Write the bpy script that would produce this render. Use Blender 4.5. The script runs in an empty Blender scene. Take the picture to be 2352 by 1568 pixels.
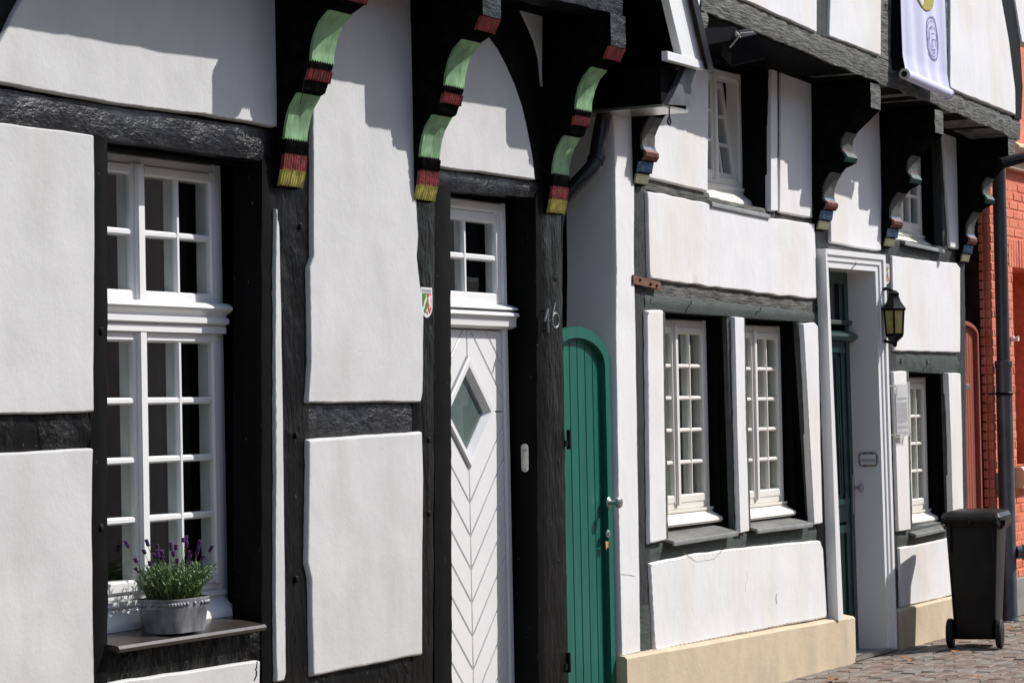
import bpy, math, random
from mathutils import Vector, noise
random.seed(7)
SC = bpy.context.scene
COL = SC.collection
rad = math.radians

# ------------------------------------------------------------------ camera
# world: X runs along the street fronts, Y into the houses, Z up (metres); pavement at z = GZ
FPX, CX, CY = 6150.0, 1176.0, 784.0           # focal length and centre in a 2352 x 1568 picture
TH, ROLL = math.atan(3124 / FPX), 0.02
PIT = math.atan((95 + 3124 * ROLL) / FPX)
CAM = Vector((0.0, -5.995, 1.41))
GZ = -0.27
FW = Vector((math.cos(TH) * math.cos(PIT), math.sin(TH) * math.cos(PIT), math.sin(PIT)))
R0 = Vector((math.sin(TH), -math.cos(TH), 0)); U0 = R0.cross(FW)
RT = R0 * math.cos(ROLL) - U0 * math.sin(ROLL)
UP = U0 * math.cos(ROLL) + R0 * math.sin(ROLL)
cd = bpy.data.cameras.new('camera'); cam = bpy.data.objects.new('camera', cd); COL.objects.link(cam)
cd.sensor_width = 36; cd.lens = FPX / 2352 * 36; cd.clip_start = .1; cd.clip_end = 500
from mathutils import Matrix
cam.matrix_world = Matrix(((RT.x, UP.x, -FW.x, CAM.x), (RT.y, UP.y, -FW.y, CAM.y), (RT.z, UP.z, -FW.z, CAM.z), (0, 0, 0, 1)))
SC.camera = cam
# ------------------------------------------------------------------ sky, sun, exposure
SUN = Vector((.427, -.366, .49)).normalized()
wd = bpy.data.worlds.new('World'); SC.world = wd; wd.use_nodes = True
nt = wd.node_tree; sky = nt.nodes.new('ShaderNodeTexSky'); sky.sky_type = 'NISHITA'; sky.sun_disc = False
sky.sun_elevation = math.asin(SUN.z); sky.sun_rotation = math.atan2(SUN.x, SUN.y)
bg = nt.nodes['Background']; bg.inputs[1].default_value = .15
nt.links.new(sky.outputs[0], bg.inputs[0])
sl = bpy.data.lights.new('sun', 'SUN'); sl.energy = 5.0; sl.angle = rad(.5); sl.color = (1, .965, .925)
so = bpy.data.objects.new('sun', sl); COL.objects.link(so); so.location = (14, -20, 25)
so.rotation_euler = SUN.to_track_quat('Z', 'Y').to_euler()
SC.view_settings.view_transform = 'Standard'; SC.view_settings.look = 'None'
SC.view_settings.exposure = .06; SC.view_settings.gamma = 1

# ------------------------------------------------------------------ materials
def mat(name, base, rough=.6, var=.15, vs=6, vstretch=(1, 1, 1), bumps=(), metal=0, spec=.5, c2=None, thr=(.35, .65), trans=0, stain=None, coat=0, mask=None):
    m = bpy.data.materials.new(name); m.use_nodes = True
    t = m.node_tree; n = t.nodes; L = t.links; b = n['Principled BSDF']
    b.inputs['Roughness'].default_value = rough; b.inputs['Metallic'].default_value = metal
    b.inputs['Specular IOR Level'].default_value = spec
    b.inputs['Coat Weight'].default_value = coat; b.inputs['Coat Roughness'].default_value = .15
    b.inputs['Transmission Weight'].default_value = trans
    if c2 is None: c1 = tuple(c * (1 - var) for c in base); c2 = tuple(min(1, c * (1 + var)) for c in base)
    else: c1 = base
    g = n.new('ShaderNodeNewGeometry')
    def tex(scale, stretch=(1, 1, 1), det=4, r=.55):
        mp = n.new('ShaderNodeMapping'); mp.inputs['Scale'].default_value = stretch
        L.new(g.outputs['Position'], mp.inputs[0])
        x = n.new('ShaderNodeTexNoise'); x.inputs['Scale'].default_value = scale; x.inputs['Detail'].default_value = det
        x.inputs['Roughness'].default_value = r
        L.new(mp.outputs[0], x.inputs['Vector']); return x
    if var or c2 != base:
        x = tex(vs, vstretch); cr = n.new('ShaderNodeValToRGB')
        cr.color_ramp.elements[0].position = thr[0]; cr.color_ramp.elements[1].position = thr[1]
        cr.color_ramp.elements[0].color = (*c1, 1); cr.color_ramp.elements[1].color = (*c2, 1)
        L.new(x.outputs[0], cr.inputs[0]); out = cr.outputs[0]
        if stain:
            col, sc, st, lo, hi, amt = stain
            y = tex(sc, st); mr = n.new('ShaderNodeMapRange')
            mr.inputs[1].default_value = lo; mr.inputs[2].default_value = hi; mr.inputs[4].default_value = amt
            L.new(y.outputs[0], mr.inputs[0])
            mx = n.new('ShaderNodeMix'); mx.data_type = 'RGBA'
            L.new(mr.outputs[0], mx.inputs[0]); L.new(out, mx.inputs[6]); mx.inputs[7].default_value = (*col, 1); out = mx.outputs[2]
        L.new(out, b.inputs['Base Color'])
    else: b.inputs['Base Color'].default_value = (*base, 1)
    prev = None
    for (scale, strength, dist, stretch) in bumps:
        x = tex(scale, stretch, 5, .6); bp = n.new('ShaderNodeBump')
        bp.inputs['Strength'].default_value = strength; bp.inputs['Distance'].default_value = dist
        if mask and scale > 12:
            mk = tex(mask[0], mask[1]); r_ = n.new('ShaderNodeMapRange'); r_.inputs[1].default_value = .42; r_.inputs[2].default_value = .64; r_.inputs[3].default_value = mask[2]; r_.inputs[4].default_value = 1
            L.new(mk.outputs[0], r_.inputs[0]); mu = n.new('ShaderNodeMath'); mu.operation = 'MULTIPLY'; L.new(x.outputs[0], mu.inputs[0]); L.new(r_.outputs[0], mu.inputs[1]); L.new(mu.outputs[0], bp.inputs['Height'])
        else: L.new(x.outputs[0], bp.inputs['Height'])
        if prev: L.new(prev.outputs[0], bp.inputs['Normal'])
        prev = bp
    if prev: L.new(prev.outputs[0], b.inputs['Normal'])
    return m
I3 = (1, 1, 1)
M = {}
M['plasterA'] = mat('lime_plaster_grey_white', (.585, .583, .575), .85, .05, 3.0, bumps=((2.6, .22, .03, I3), (9, .15, .012, (1, 1, .7)), (60, .25, .004, I3)), spec=.2, stain=((.46, .45, .425), 1.7, (2.0, 1, .6), .5, .78, .6))
M['plasterB'] = mat('lime_plaster_white', (.75, .747, .745), .85, .03, 4, bumps=((4, .22, .025, (1.3, 1, .7)), (11, .15, .012, (1, 1, .6)), (50, .14, .004, I3)), spec=.2, stain=((.66, .53, .36), 1.3, (1.6, 1, .5), .48, .74, .5))
M['black'] = mat('black_painted_oak', (.0055, .0055, .0055), .36, .35, 22, bumps=((20, .8, .03, I3), (70, .7, .008, I3), (190, .35, .002, I3)), spec=.14, mask=(4, (1, 1, .6), .12), stain=((.16, .155, .15), 46, (1, 1, 1), .70, .76, .75))
M['blackgrain'] = mat('black_painted_oak_upright', (.0052, .0052, .0052), .34, .4, 9, (4, 4, .5), bumps=((26, .9, .02, (1.6, 1, .3)), (75, .9, .008, (1.5, 1, .3)), (190, .4, .002, I3)), spec=.22, mask=(3.5, (1.5, 1, .6), .15), stain=((.16, .155, .15), 46, (1, 1, .5), .70, .76, .75))
M['jamb'] = mat('smooth_black_timber', (.0052, .0052, .0054), .55, .25, 12, (1, 1, .15), bumps=((60, .3, .004, (1, 1, .15)), (120, .25, .002, I3)), spec=.06, stain=((.16, .155, .15), 46, (1, 1, .6), .70, .76, .75))
M['rail'] = mat('hewn_dark_grey_oak', (.0125, .0125, .014), .3, .4, 16, bumps=((17, .7, .022, (.8, 1, 1.6)), (60, .65, .009, (.6, 1, 1.9)), (150, .4, .0025, (.7, 1, 1.5))), spec=.26, mask=(3.2, (.8, 1, 1), .25), stain=((.16, .155, .15), 46, (1, 1, 1.5), .70, .76, .75))
M['weathered'] = mat('weathered_grey_oak', (.045, .045, .042), .7, .3, 12, (.5, 1, 2.5), bumps=((24, .9, .02, (.4, 1, 2.5)), (90, .7, .006, (.5, 1, 2))), c2=(.15, .15, .135), spec=.3)
M['greengrey'] = mat('green_grey_painted_timber', (.050, .060, .054), .6, .2, 9, (.6, 1, 2), bumps=((40, .5, .008, (.6, 1, 2)),), spec=.35)
M['bpost'] = mat('dark_grey_painted_timber', (.026, .028, .028), .6, .4, 12, (3, 3, .5), bumps=((34, .8, .014, (1.5, 1, .35)), (90, .5, .005, I3)), spec=.35)
M['white'] = mat('white_gloss_paint', (.80, .80, .79), .32, .02, 4, bumps=((30, .05, .003, I3),), spec=.5)
M['cream'] = mat('cream_gloss_paint', (.80, .77, .70), .38, .03, 4, bumps=((30, .05, .003, I3),), spec=.5)
M['glass'] = bpy.data.materials.new('window_glass'); M['glass'].use_nodes = True
t_ = M['glass'].node_tree; t_.nodes.clear(); q_ = {k: t_.nodes.new('ShaderNode' + k) for k in ('OutputMaterial', 'MixShader', 'BsdfTransparent', 'BsdfGlossy', 'Bump', 'TexNoise', 'NewGeometry', 'VectorMath')}
def mth(op, a, b=None):
    x = t_.nodes.new('ShaderNodeMath'); x.operation = op
    for k, v in enumerate((a, b)):
        if v is None: continue
        if isinstance(v, (int, float)): x.inputs[k].default_value = v
        else: t_.links.new(v, x.inputs[k])
    return x.outputs[0]
q_['BsdfTransparent'].inputs[0].default_value = (.93, .955, .945, 1); q_['BsdfGlossy'].inputs['Roughness'].default_value = 0
q_['Bump'].inputs[0].default_value = .05; q_['Bump'].inputs[1].default_value = .02; q_['TexNoise'].inputs['Scale'].default_value = 2.5; q_['VectorMath'].operation = 'DOT_PRODUCT'
ge = q_['NewGeometry'].outputs
fr_ = mth('ADD', mth('MULTIPLY', mth('POWER', mth('SUBTRACT', 1, mth('ABSOLUTE', q_['VectorMath'].outputs['Value'])), 5), .9), .06)   # Schlick reflectance of one glass face
for a_, b_ in ((ge['Normal'], q_['VectorMath'].inputs[0]), (ge['Incoming'], q_['VectorMath'].inputs[1]), (ge['Position'], q_['TexNoise'].inputs['Vector']), (q_['TexNoise'].outputs[0], q_['Bump'].inputs['Height']), (q_['Bump'].outputs[0], q_['BsdfGlossy'].inputs['Normal']),
               (fr_, q_['MixShader'].inputs[0]), (q_['BsdfTransparent'].outputs[0], q_['MixShader'].inputs[1]), (q_['BsdfGlossy'].outputs[0], q_['MixShader'].inputs[2]), (q_['MixShader'].outputs[0], q_['OutputMaterial'].inputs[0])): t_.links.new(a_, b_)
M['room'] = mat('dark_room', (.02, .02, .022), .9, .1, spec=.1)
M['curtain'] = mat('grey_curtain', (.035, .033, .033), .9, .2, 5, (6, 1, .3), spec=.1)
M['net'] = mat('pale_net_curtain', (.26, .27, .26), .9, .25, 3, (8, 1, .4), spec=.1)
M['green'] = mat('bracket_green', (.21, .37, .19), .55, .3, 11, bumps=((40, .6, .008, (1, 1, .3)),), spec=.35)
M['red'] = mat('bracket_red', (.24, .035, .035), .5, .45, 22, bumps=((60, .6, .006, I3),), spec=.4)
M['yellow'] = mat('bracket_yellow', (.50, .43, .10), .5, .3, 26, bumps=((60, .5, .006, I3),), spec=.35)
M['blue'] = mat('bracket_blue', (.06, .13, .24), .55, .4, 40, bumps=((60, .6, .006, I3),), c2=(.18, .26, .36), spec=.3)
M['pink'] = mat('bracket_faded_red', (.16, .05, .042), .6, .3, 30, bumps=((60, .6, .006, I3),), c2=(.22, .09, .072), spec=.3)
M['olive'] = mat('bracket_olive', (.20, .21, .11), .6, .3, 30, bumps=((60, .6, .006, I3),), c2=(.26, .255, .17), spec=.3)
M['stone'] = mat('bracket_grey', (.07, .07, .065), .7, .4, 14, bumps=((50, .6, .006, I3),), spec=.3)
M['teal'] = mat('bracket_teal', (.04, .10, .10), .6, .3, 30, bumps=((60, .6, .006, I3),), c2=(.06, .12, .115), spec=.3)
M['sill'] = mat('brown_grey_metal_sill', (.045, .037, .031), .3, .2, 8, bumps=((12, .1, .01, I3),), spec=.6)
M['sillB'] = mat('grey_metal_sill', (.19, .19, .18), .4, .2, 8, bumps=((12, .1, .01, I3),), spec=.5)
M['zinc'] = mat('aged_zinc', (.09, .095, .105), .45, .3, 16, (1, 1, .55), bumps=((25, .2, .006, I3),), metal=.15, c2=(.34, .35, .37), thr=(.3, .72))
M['steel'] = mat('brushed_steel', (.55, .54, .5), .3, .1, 20, metal=.9)
M['iron'] = mat('black_iron', (.007, .007, .008), .4, .3, 30, bumps=((60, .3, .004, I3),), spec=.12)
M['rust'] = mat('rust_brown_iron', (.17, .075, .045), .7, .3, 30, bumps=((60, .3, .004, I3),), spec=.3)
M['doorgreen'] = mat('dark_green_door_paint', (.010, .045, .036), .3, .1, 6, spec=.5)
M['gategreen'] = mat('gate_green_paint', (.008, .118, .082), .36, .16, 4, (3, 1, .4), bumps=((50, .15, .004, (1, 1, .2)),), spec=.5)
M['gatered'] = mat('gate_red_paint', (.33, .085, .055), .55, .12, 6, (5, 1, .4), bumps=((50, .2, .004, (1, 1, .2)),), spec=.35)
M['orange'] = mat('orange_painted_brick', (.62, .15, .085), .75, .2, 5, bumps=((35, .6, .012, I3), (110, .4, .004, I3)), spec=.25, c2=(.80, .26, .155))
M['orangejoint'] = mat('orange_painted_mortar', (.66, .18, .10), .85, .15, 20, bumps=((50, .6, .01, I3),), spec=.2)
M['shadebrick'] = mat('brick_in_shade', (.030, .018, .014), .8, .4, 14, bumps=((35, .6, .012, I3),), spec=.2)  # near-black colour carries the shade on the orange house's passage side
M['plinth'] = mat('beige_rendered_plinth', (.60, .495, .345), .85, .08, 3.5, bumps=((40, .3, .006, I3), (4, .3, .02, I3)), spec=.2, stain=((.40, .35, .27), 2.2, (1.6, 1, .8), .48, .72, .6))
M['plinthA'] = mat('pale_stone_plinth', (.52, .49, .43), .85, .12, 6, bumps=((30, .5, .01, I3),), spec=.2)
M['concrete'] = mat('grey_concrete', (.26, .25, .23), .85, .15, 12, bumps=((60, .4, .006, I3),), spec=.2)
M['banner'] = mat('lilac_white_banner_cloth', (.60, .60, .78), .75, .03, 2, (6, 1, .3), bumps=((3, .25, .03, (3, 1, .25)),), spec=.2)
M['gold'] = mat('banner_gold_print', (.36, .31, .06), .7, .15, 8, spec=.2)
M['ink'] = mat('banner_violet_print', (.36, .35, .56), .75, .1, 20, spec=.2)
M['bin'] = mat('black_bin_plastic', (.0048, .0048, .0052), .4, .35, 9, bumps=((140, .25, .002, I3),), spec=.22, stain=((.03, .028, .026), 3, I3, .55, .75, .5))
M['rubber'] = mat('rubber', (.012, .012, .012), .7, .2, 20, spec=.3)
M['pipe'] = mat('dark_downpipe', (.030, .028, .028), .25, .2, 8, spec=.4)
M['pipegrey'] = mat('grey_zinc_downpipe', (.11, .12, .13), .33, .2, 6, metal=.4, spec=.5)
M['pipedark'] = mat('dark_grey_zinc_downpipe', (.085, .092, .10), .33, .2, 6, metal=.2, spec=.5)
M['bracketblack'] = mat('dull_black_paint', (.006, .006, .006), .6, .4, 20, bumps=((26, .6, .015, I3), (80, .5, .006, I3)), spec=0)
M['frost'] = mat('frosted_grey_green', (.16, .20, .19), .6, .2, 6, (1, 1, 1), spec=.1)
M['boards'] = mat('black_boards', (.0035, .0035, .0035), .7, .2, 12, bumps=((40, .4, .006, (1, 1, .2)),), spec=.04)
M['tile'] = mat('roof_tile', (.16, .055, .035), .8, .3, 9, bumps=((12, .6, .02, I3),), spec=.2)
M['numeral'] = mat('dull_metal_numeral', (.15, .15, .155), .5, .3, 40)
M['lead'] = mat('sheet_metal_cladding', (.075, .075, .08), .5, .3, 10, metal=0, bumps=((12, .3, .01, I3),))
M['amber'] = mat('amber_lantern_glass', (.55, .43, .15), .2, .5, 22, bumps=((45, .4, .006, I3),), spec=.5, c2=(.34, .29, .10))
M['wood'] = mat('light_brown_wood', (.50, .26, .12), .55, .15, 12, spec=.3)
M['signgreen'] = mat('sign_green', (.06, .25, .03), .35, 0, spec=.5)
M['signred'] = mat('sign_red', (.62, .08, .04), .35, 0, spec=.5)
M['signwhite'] = mat('sign_white', (.72, .72, .72), .35, .04, 30, spec=.5)
M['signgrey'] = mat('sign_grey', (.36, .37, .38), .5, .04, 30, spec=.4)
M['paper'] = mat('grey_paper', (.50, .50, .50), .7, .04, 30, spec=.3)
M['acryl'] = mat('clear_acrylic', (.8, .82, .82), .05, 0); M['acryl'].node_tree.nodes['Principled BSDF'].inputs['Alpha'].default_value = .22
M['print'] = mat('grey_print', (.25, .25, .26), .7, 0, spec=.2)
M['tileblue'] = mat('ceramic_teal', (.02, .08, .09), .3, 0, spec=.5)
M['tilered'] = mat('ceramic_red', (.22, .03, .04), .3, 0, spec=.5)
M['tileyel'] = mat('ceramic_yellow', (.30, .30, .05), .3, 0, spec=.5)
M['paver'] = mat('clinker_paver', (.145, .095, .072), .75, .3, 7, bumps=((50, .5, .008, I3),), c2=(.27, .215, .175), spec=.3)
M['paver2'] = mat('clinker_paver_grey', (.15, .125, .105), .75, .3, 7, bumps=((50, .5, .008, I3),), c2=(.25, .22, .19), spec=.3)
M['joint'] = mat('sandy_joint', (.12, .10, .075), .95, .3, 30, bumps=((80, .6, .01, I3),), spec=.1)
M['leaf'] = mat('lavender_leaf', (.085, .15, .05), .55, .3, 40, c2=(.20, .30, .12), spec=.3)
M['flower'] = mat('lavender_flower', (.05, .016, .075), .7, .35, 60, c2=(.13, .04, .17), spec=.2)
M['soil'] = mat('potting_soil', (.035, .02, .014), .95, .4, 60, bumps=((80, 1, .02, I3),), spec=.1)
M['dryleaf'] = mat('dry_leaf', (.40, .17, .06), .7, .3, 30, spec=.2)

# ------------------------------------------------------------------ geometry helpers
def ray(u, v): return FW + RT * ((u - CX) / FPX) - UP * ((v - CY) / FPX)
def P(u, v, y=0.0):
    d = ray(u, v); return CAM + d * ((y - CAM.y) / d.y)
def XZ(u, v, y=0.0):
    p = P(u, v, y); return (p.x, p.z)
def G(u, v, z):
    d = ray(u, v); return CAM + d * ((z - CAM.z) / d.z)
def nz(x, y, z, s): return noise.noise(Vector((x * s + 11.3, y * s + 5.7, z * s + 3.1)))

WPOS = {}
def link(o, parent, wpos):
    COL.objects.link(o); WPOS[o.name] = Vector(wpos)
    if parent is not None:
        o.parent = parent; o.location = Vector(wpos) - WPOS[parent.name]
    else: o.location = wpos
    return o
def empty(name, loc, label, cat, group=None):
    o = bpy.data.objects.new(name, None); o.empty_display_size = .1; link(o, None, loc)
    o['label'] = label; o['category'] = cat
    if group: o['group'] = group
    return o
def tag(o, label=None, cat=None, group=None, kind=None):
    if label: o['label'] = label
    if cat: o['category'] = cat
    if group: o['group'] = group
    if kind: o['kind'] = kind
    return o

class MB:
    def __init__(s): s.v = []; s.f = []
    def add(s, vs, fs):
        k = len(s.v); s.v += [Vector(p) for p in vs]; s.f += [tuple(i + k for i in f) for f in fs]; return s
    def hexa(s, a, b):                       # a, b: two rings of n points
        n = len(a)
        return s.add(list(a) + list(b), [tuple(range(n))[::-1], tuple(range(n, 2 * n))] + [(i, (i + 1) % n, n + (i + 1) % n, n + i) for i in range(n)])
    def box(s, x0, x1, y0, y1, z0, z1, bev=0):
        if bev:
            b = bev; 
            rings = [(b, y0), (0, y0 + b), (0, y1)]
            vs = []
            for e, y in rings: vs += [(x0 + e, y, z0 + e), (x1 - e, y, z0 + e), (x1 - e, y, z1 - e), (x0 + e, y, z1 - e)]
            fs = [(0, 1, 2, 3), (11, 10, 9, 8)]
            for r in range(2):
                for i in range(4):
                    j = (i + 1) % 4; fs.append((r * 4 + j, r * 4 + i, r * 4 + 4 + i, r * 4 + 4 + j))
            return s.add(vs, fs)
        return s.hexa([(x0, y0, z0), (x1, y0, z0), (x1, y0, z1), (x0, y0, z1)], [(x0, y1, z0), (x1, y1, z0), (x1, y1, z1), (x0, y1, z1)])
    def prism(s, poly, y0, y1):              # poly: list of (x, z)
        return s.hexa([(x, y0, z) for x, z in poly], [(x, y1, z) for x, z in poly])
    def xprism(s, prof, x0, x1):             # prof: list of (y, z), swept along X
        return s.hexa([(x0, y, z) for y, z in prof], [(x1, y, z) for y, z in prof])
    def tube(s, pts, r, n=10, cap=True):
        pts = [Vector(p) for p in pts]; rs = r if isinstance(r, (list, tuple)) else [r] * len(pts)
        k = len(s.v)
        for i, p in enumerate(pts):
            d = (pts[min(i + 1, len(pts) - 1)] - pts[max(i - 1, 0)]).normalized()
            a = d.orthogonal().normalized() if i == 0 else (a - d * a.dot(d)).normalized()
            b = d.cross(a)
            for j in range(n):
                t = 2 * math.pi * j / n; s.v.append(p + (a * math.cos(t) + b * math.sin(t)) * rs[i])
        for i in range(len(pts) - 1):
            for j in range(n):
                j2 = (j + 1) % n; s.f.append((k + i * n + j, k + i * n + j2, k + (i + 1) * n + j2, k + (i + 1) * n + j))
        if cap: s.f.append(tuple(k + j for j in range(n))[::-1]); s.f.append(tuple(k + (len(pts) - 1) * n + j for j in range(n)))
        return s
    def lathe(s, c, axis, prof, n=20):       # prof: (r, h) along axis
        axis = Vector(axis).normalized(); c = Vector(c)
        pts = [c + axis * h for r, h in prof]
        a = axis.orthogonal().normalized(); b = axis.cross(a); k = len(s.v)
        for (r, h), p in zip(prof, pts):
            for j in range(n):
                t = 2 * math.pi * j / n; s.v.append(p + (a * math.cos(t) + b * math.sin(t)) * max(r, 1e-4))
        for i in range(len(prof) - 1):
            for j in range(n):
                j2 = (j + 1) % n; s.f.append((k + i * n + j, k + i * n + j2, k + (i + 1) * n + j2, k + (i + 1) * n + j))
        s.f.append(tuple(k + j for j in range(n))[::-1]); s.f.append(tuple(k + (len(prof) - 1) * n + j for j in range(n)))
        return s
    def build(s, name, m, parent=None, ang=35, fix=True, weld=False):
        lo = Vector([min(p[i] for p in s.v) for i in range(3)]); hi = Vector([max(p[i] for p in s.v) for i in range(3)])
        c = (lo + hi) / 2; c.z = lo.z
        me = bpy.data.meshes.new(name); me.from_pydata([p - c for p in s.v], [], s.f)
        if fix:
            import bmesh
            bm = bmesh.new(); bm.from_mesh(me); bmesh.ops.remove_doubles(bm, verts=bm.verts, dist=1e-6) if weld else None; bmesh.ops.recalc_face_normals(bm, faces=bm.faces); bm.to_mesh(me); bm.free()
        me.shade_smooth(); me.set_sharp_from_angle(angle=rad(ang))
        me.materials.append(M[m]); o = bpy.data.objects.new(name, me)
        return link(o, parent, c)

def densify(poly, step):
    out = []
    n = len(poly)
    for i in range(n):
        a, b = poly[i], poly[(i + 1) % n]; L = math.dist(a, b); k = max(1, int(L / step))
        for j in range(k): t = j / k; out.append((a[0] + (b[0] - a[0]) * t, a[1] + (b[1] - a[1]) * t))
    return out
def inset(poly, e):
    n = len(poly); area = sum(poly[i][0] * poly[(i + 1) % n][1] - poly[(i + 1) % n][0] * poly[i][1] for i in range(n))
    sg = 1 if area > 0 else -1; out = []
    for i in range(n):
        a, b, c = poly[i - 1], poly[i], poly[(i + 1) % n]
        d1 = Vector((b[0] - a[0], b[1] - a[1])); d2 = Vector((c[0] - b[0], c[1] - b[1]))
        if d1.length < 1e-9 or d2.length < 1e-9: out.append(b); continue
        d1.normalize(); d2.normalize()
        nn = Vector((-(d1.y + d2.y), d1.x + d2.x)) * sg
        nn = nn / max(.3, nn.length_squared) * 2 if nn.length > 1e-6 else Vector((0, 0))
        out.append((b[0] + nn.x * e, b[1] + nn.y * e))
    return out
def inside(poly, x, z):
    c = False; n = len(poly)
    for i in range(n):
        (xa, za), (xb, zb) = poly[i], poly[i - 1]
        if (za > z) != (zb > z) and x < (xb - xa) * (z - za) / (zb - za) + xa: c = not c
    return c
from mathutils.geometry import delaunay_2d_cdt
def panel(px, parent, m, y=0.0, proud=.017, wob=.004, ch=.009, deep=.018, name='plaster_panel', metric=False, rnd=.008, und=.004):
    """a lime-plaster infill panel with uneven, rounded-off edges, a little proud of the timbers"""
    poly = px if metric else [XZ(u, v, y - proud * .6) for u, v in px]
    # round the corners
    rp = []
    n = len(poly)
    for i in range(n):
        a, b, c = Vector(poly[i - 1]), Vector(poly[i]), Vector(poly[(i + 1) % n])
        d1, d2 = (a - b), (c - b); r = min(rnd, d1.length * .3, d2.length * .3)
        p1, p2 = b + d1.normalized() * r, b + d2.normalized() * r
        rp += [tuple(p1), tuple((p1 + p2) * .25 + b * .5), tuple(p2)]
    poly = densify(rp, .03)
    poly = [(x + wob * (nz(x, y, z, 6) + .22 * nz(x, 3, z, 24)), z + wob * (nz(z, y + 7, x, 6) + .22 * nz(z, 9, x, 24))) for x, z in poly]
    rings = [(poly, y + deep), (poly, y + .002), (inset(poly, ch * .25), y - proud * .7), (inset(poly, ch * .6), y - proud * .94), (inset(poly, ch), y - proud)]
    mb = MB(); n = len(poly)
    for r, yy in rings: mb.v += [Vector((x, yy, z)) for x, z in r]
    for k in range(len(rings) - 1):
        for i in range(n):
            j = (i + 1) % n; mb.f.append((k * n + i, k * n + j, (k + 1) * n + j, (k + 1) * n + i))
    mb.f.append(tuple(range(n))[::-1])
    # front skin: triangulated with inner points so that the surface can undulate a little
    fr = rings[-1][0]; pts = [Vector(p) for p in fr]; xs = [p[0] for p in fr]; zs = [p[1] for p in fr]
    edge = inset(fr, .035); st = .07
    gx = min(xs) + st / 2
    while gx < max(xs):
        gz = min(zs) + st / 2
        while gz < max(zs):
            if inside(edge, gx, gz): pts.append(Vector((gx + .012 * nz(gx, 1, gz, 40), gz + .012 * nz(gx, 2, gz, 40))))
            gz += st
        gx += st
    vv, _, ff, _, _, _ = delaunay_2d_cdt(pts, [(i, (i + 1) % n) for i in range(n)], [], 1, 1e-5)
    k = len(mb.v)
    for p in vv:
        w_ = min(1, min(math.dist(p, q) for q in fr[::2]) / .08); mb.v.append(Vector((p.x, y - proud + und * w_ * (nz(p.x, 7, p.y, 2.3) + .5 * nz(p.x, 8, p.y, 6)), p.y)))
    for f in ff: mb.f.append(tuple(k + i for i in f))
    return mb.build(name, m, parent, 60, weld=True)
def timber(px, parent, m, y=0.0, deep=.2, name='timber', amp=.003, wob=.005, metric=False, step=.035):
    """an uneven hewn timber: px = TL, TR, BR, BL of its front face"""
    c = px if metric else [XZ(u, v, y) for u, v in px]
    c = [Vector(p) for p in c]
    W = max((c[1] - c[0]).length, (c[2] - c[3]).length); H = max((c[3] - c[0]).length, (c[2] - c[1]).length)
    nx = max(3, min(90, int(W / step))); nh = max(3, min(90, int(H / step)))
    mb = MB(); idx = {}
    hor = W > H
    for j in range(nh + 1):
        for i in range(nx + 1):
            s, t = i / nx, j / nh
            p = (c[0] * (1 - s) + c[1] * s) * (1 - t) + (c[3] * (1 - s) + c[2] * s) * t
            x, z = p.x, p.y
            ex = min(i, nx - i) == 0; ez = min(j, nh - j) == 0
            if not hor: x += wob * (nz(x, y, z, 5) + .5 * nz(x, y, z, 18))
            else: z += wob * (nz(x, y + 4, z, 5) + .5 * nz(x, y + 2, z, 18))
            yy = y + amp * (nz(x, 1, z, 14) + .8 * nz(x, 2, z, 33))
            if (ex and not hor) or (ez and hor): yy += .006
            idx[i, j] = len(mb.v); mb.v.append(Vector((x, yy, z)))
    for j in range(nh):
        for i in range(nx): mb.f.append((idx[i, j], idx[i + 1, j], idx[i + 1, j + 1], idx[i, j + 1]))
    loop = [idx[i, 0] for i in range(nx)] + [idx[nx, j] for j in range(nh)] + [idx[i, nh] for i in range(nx, 0, -1)] + [idx[0, j] for j in range(nh, 0, -1)]
    k = len(mb.v)
    for q in loop: p = mb.v[q]; mb.v.append(Vector((p.x, y + deep, p.z)))
    n = len(loop)
    for i in range(n): j = (i + 1) % n; mb.f.append((loop[j], loop[i], k + i, k + j))
    mb.f.append(tuple(k + i for i in range(n)))
    return mb.build(name, m, parent, 40)
def pprism(px, y0, y1, name, m, parent, metric=False, yref=None):
    poly = px if metric else [XZ(u, v, y0 if yref is None else yref) for u, v in px]
    return MB().prism(poly, y0, y1).build(name, m, parent)
def clip(poly, a, b, c):                     # keep a*x + b*z <= c
    out = []
    for i in range(len(poly)):
        p, q = poly[i], poly[(i + 1) % len(poly)]
        dp, dq = a * p[0] + b * p[1] - c, a * q[0] + b * q[1] - c
        if dp <= 0: out.append(p)
        if dp * dq < 0: t = dp / (dp - dq); out.append((p[0] + (q[0] - p[0]) * t, p[1] + (q[1] - p[1]) * t))
    return out
def core(parent, m, x0, x1, z0, z1, holes, y0=.05, y1=.3):
    xs = sorted({x0, x1, *[h[0] for h in holes], *[h[1] for h in holes]}); zs = sorted({z0, z1, *[h[2] for h in holes], *[h[3] for h in holes]})
    mb = MB()
    for a, b in zip(xs, xs[1:]):
        run = None
        for c, d in zip(zs, zs[1:]):
            cx, cz = (a + b) / 2, (c + d) / 2
            if any(h[0] < cx < h[1] and h[2] < cz < h[3] for h in holes):
                if run: mb.box(a, b, y0, y1, *run); run = None
            else: run = (run[0], d) if run else (c, d)
        if run: mb.box(a, b, y0, y1, *run)
    return mb.build('wall_core', m, parent)
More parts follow.
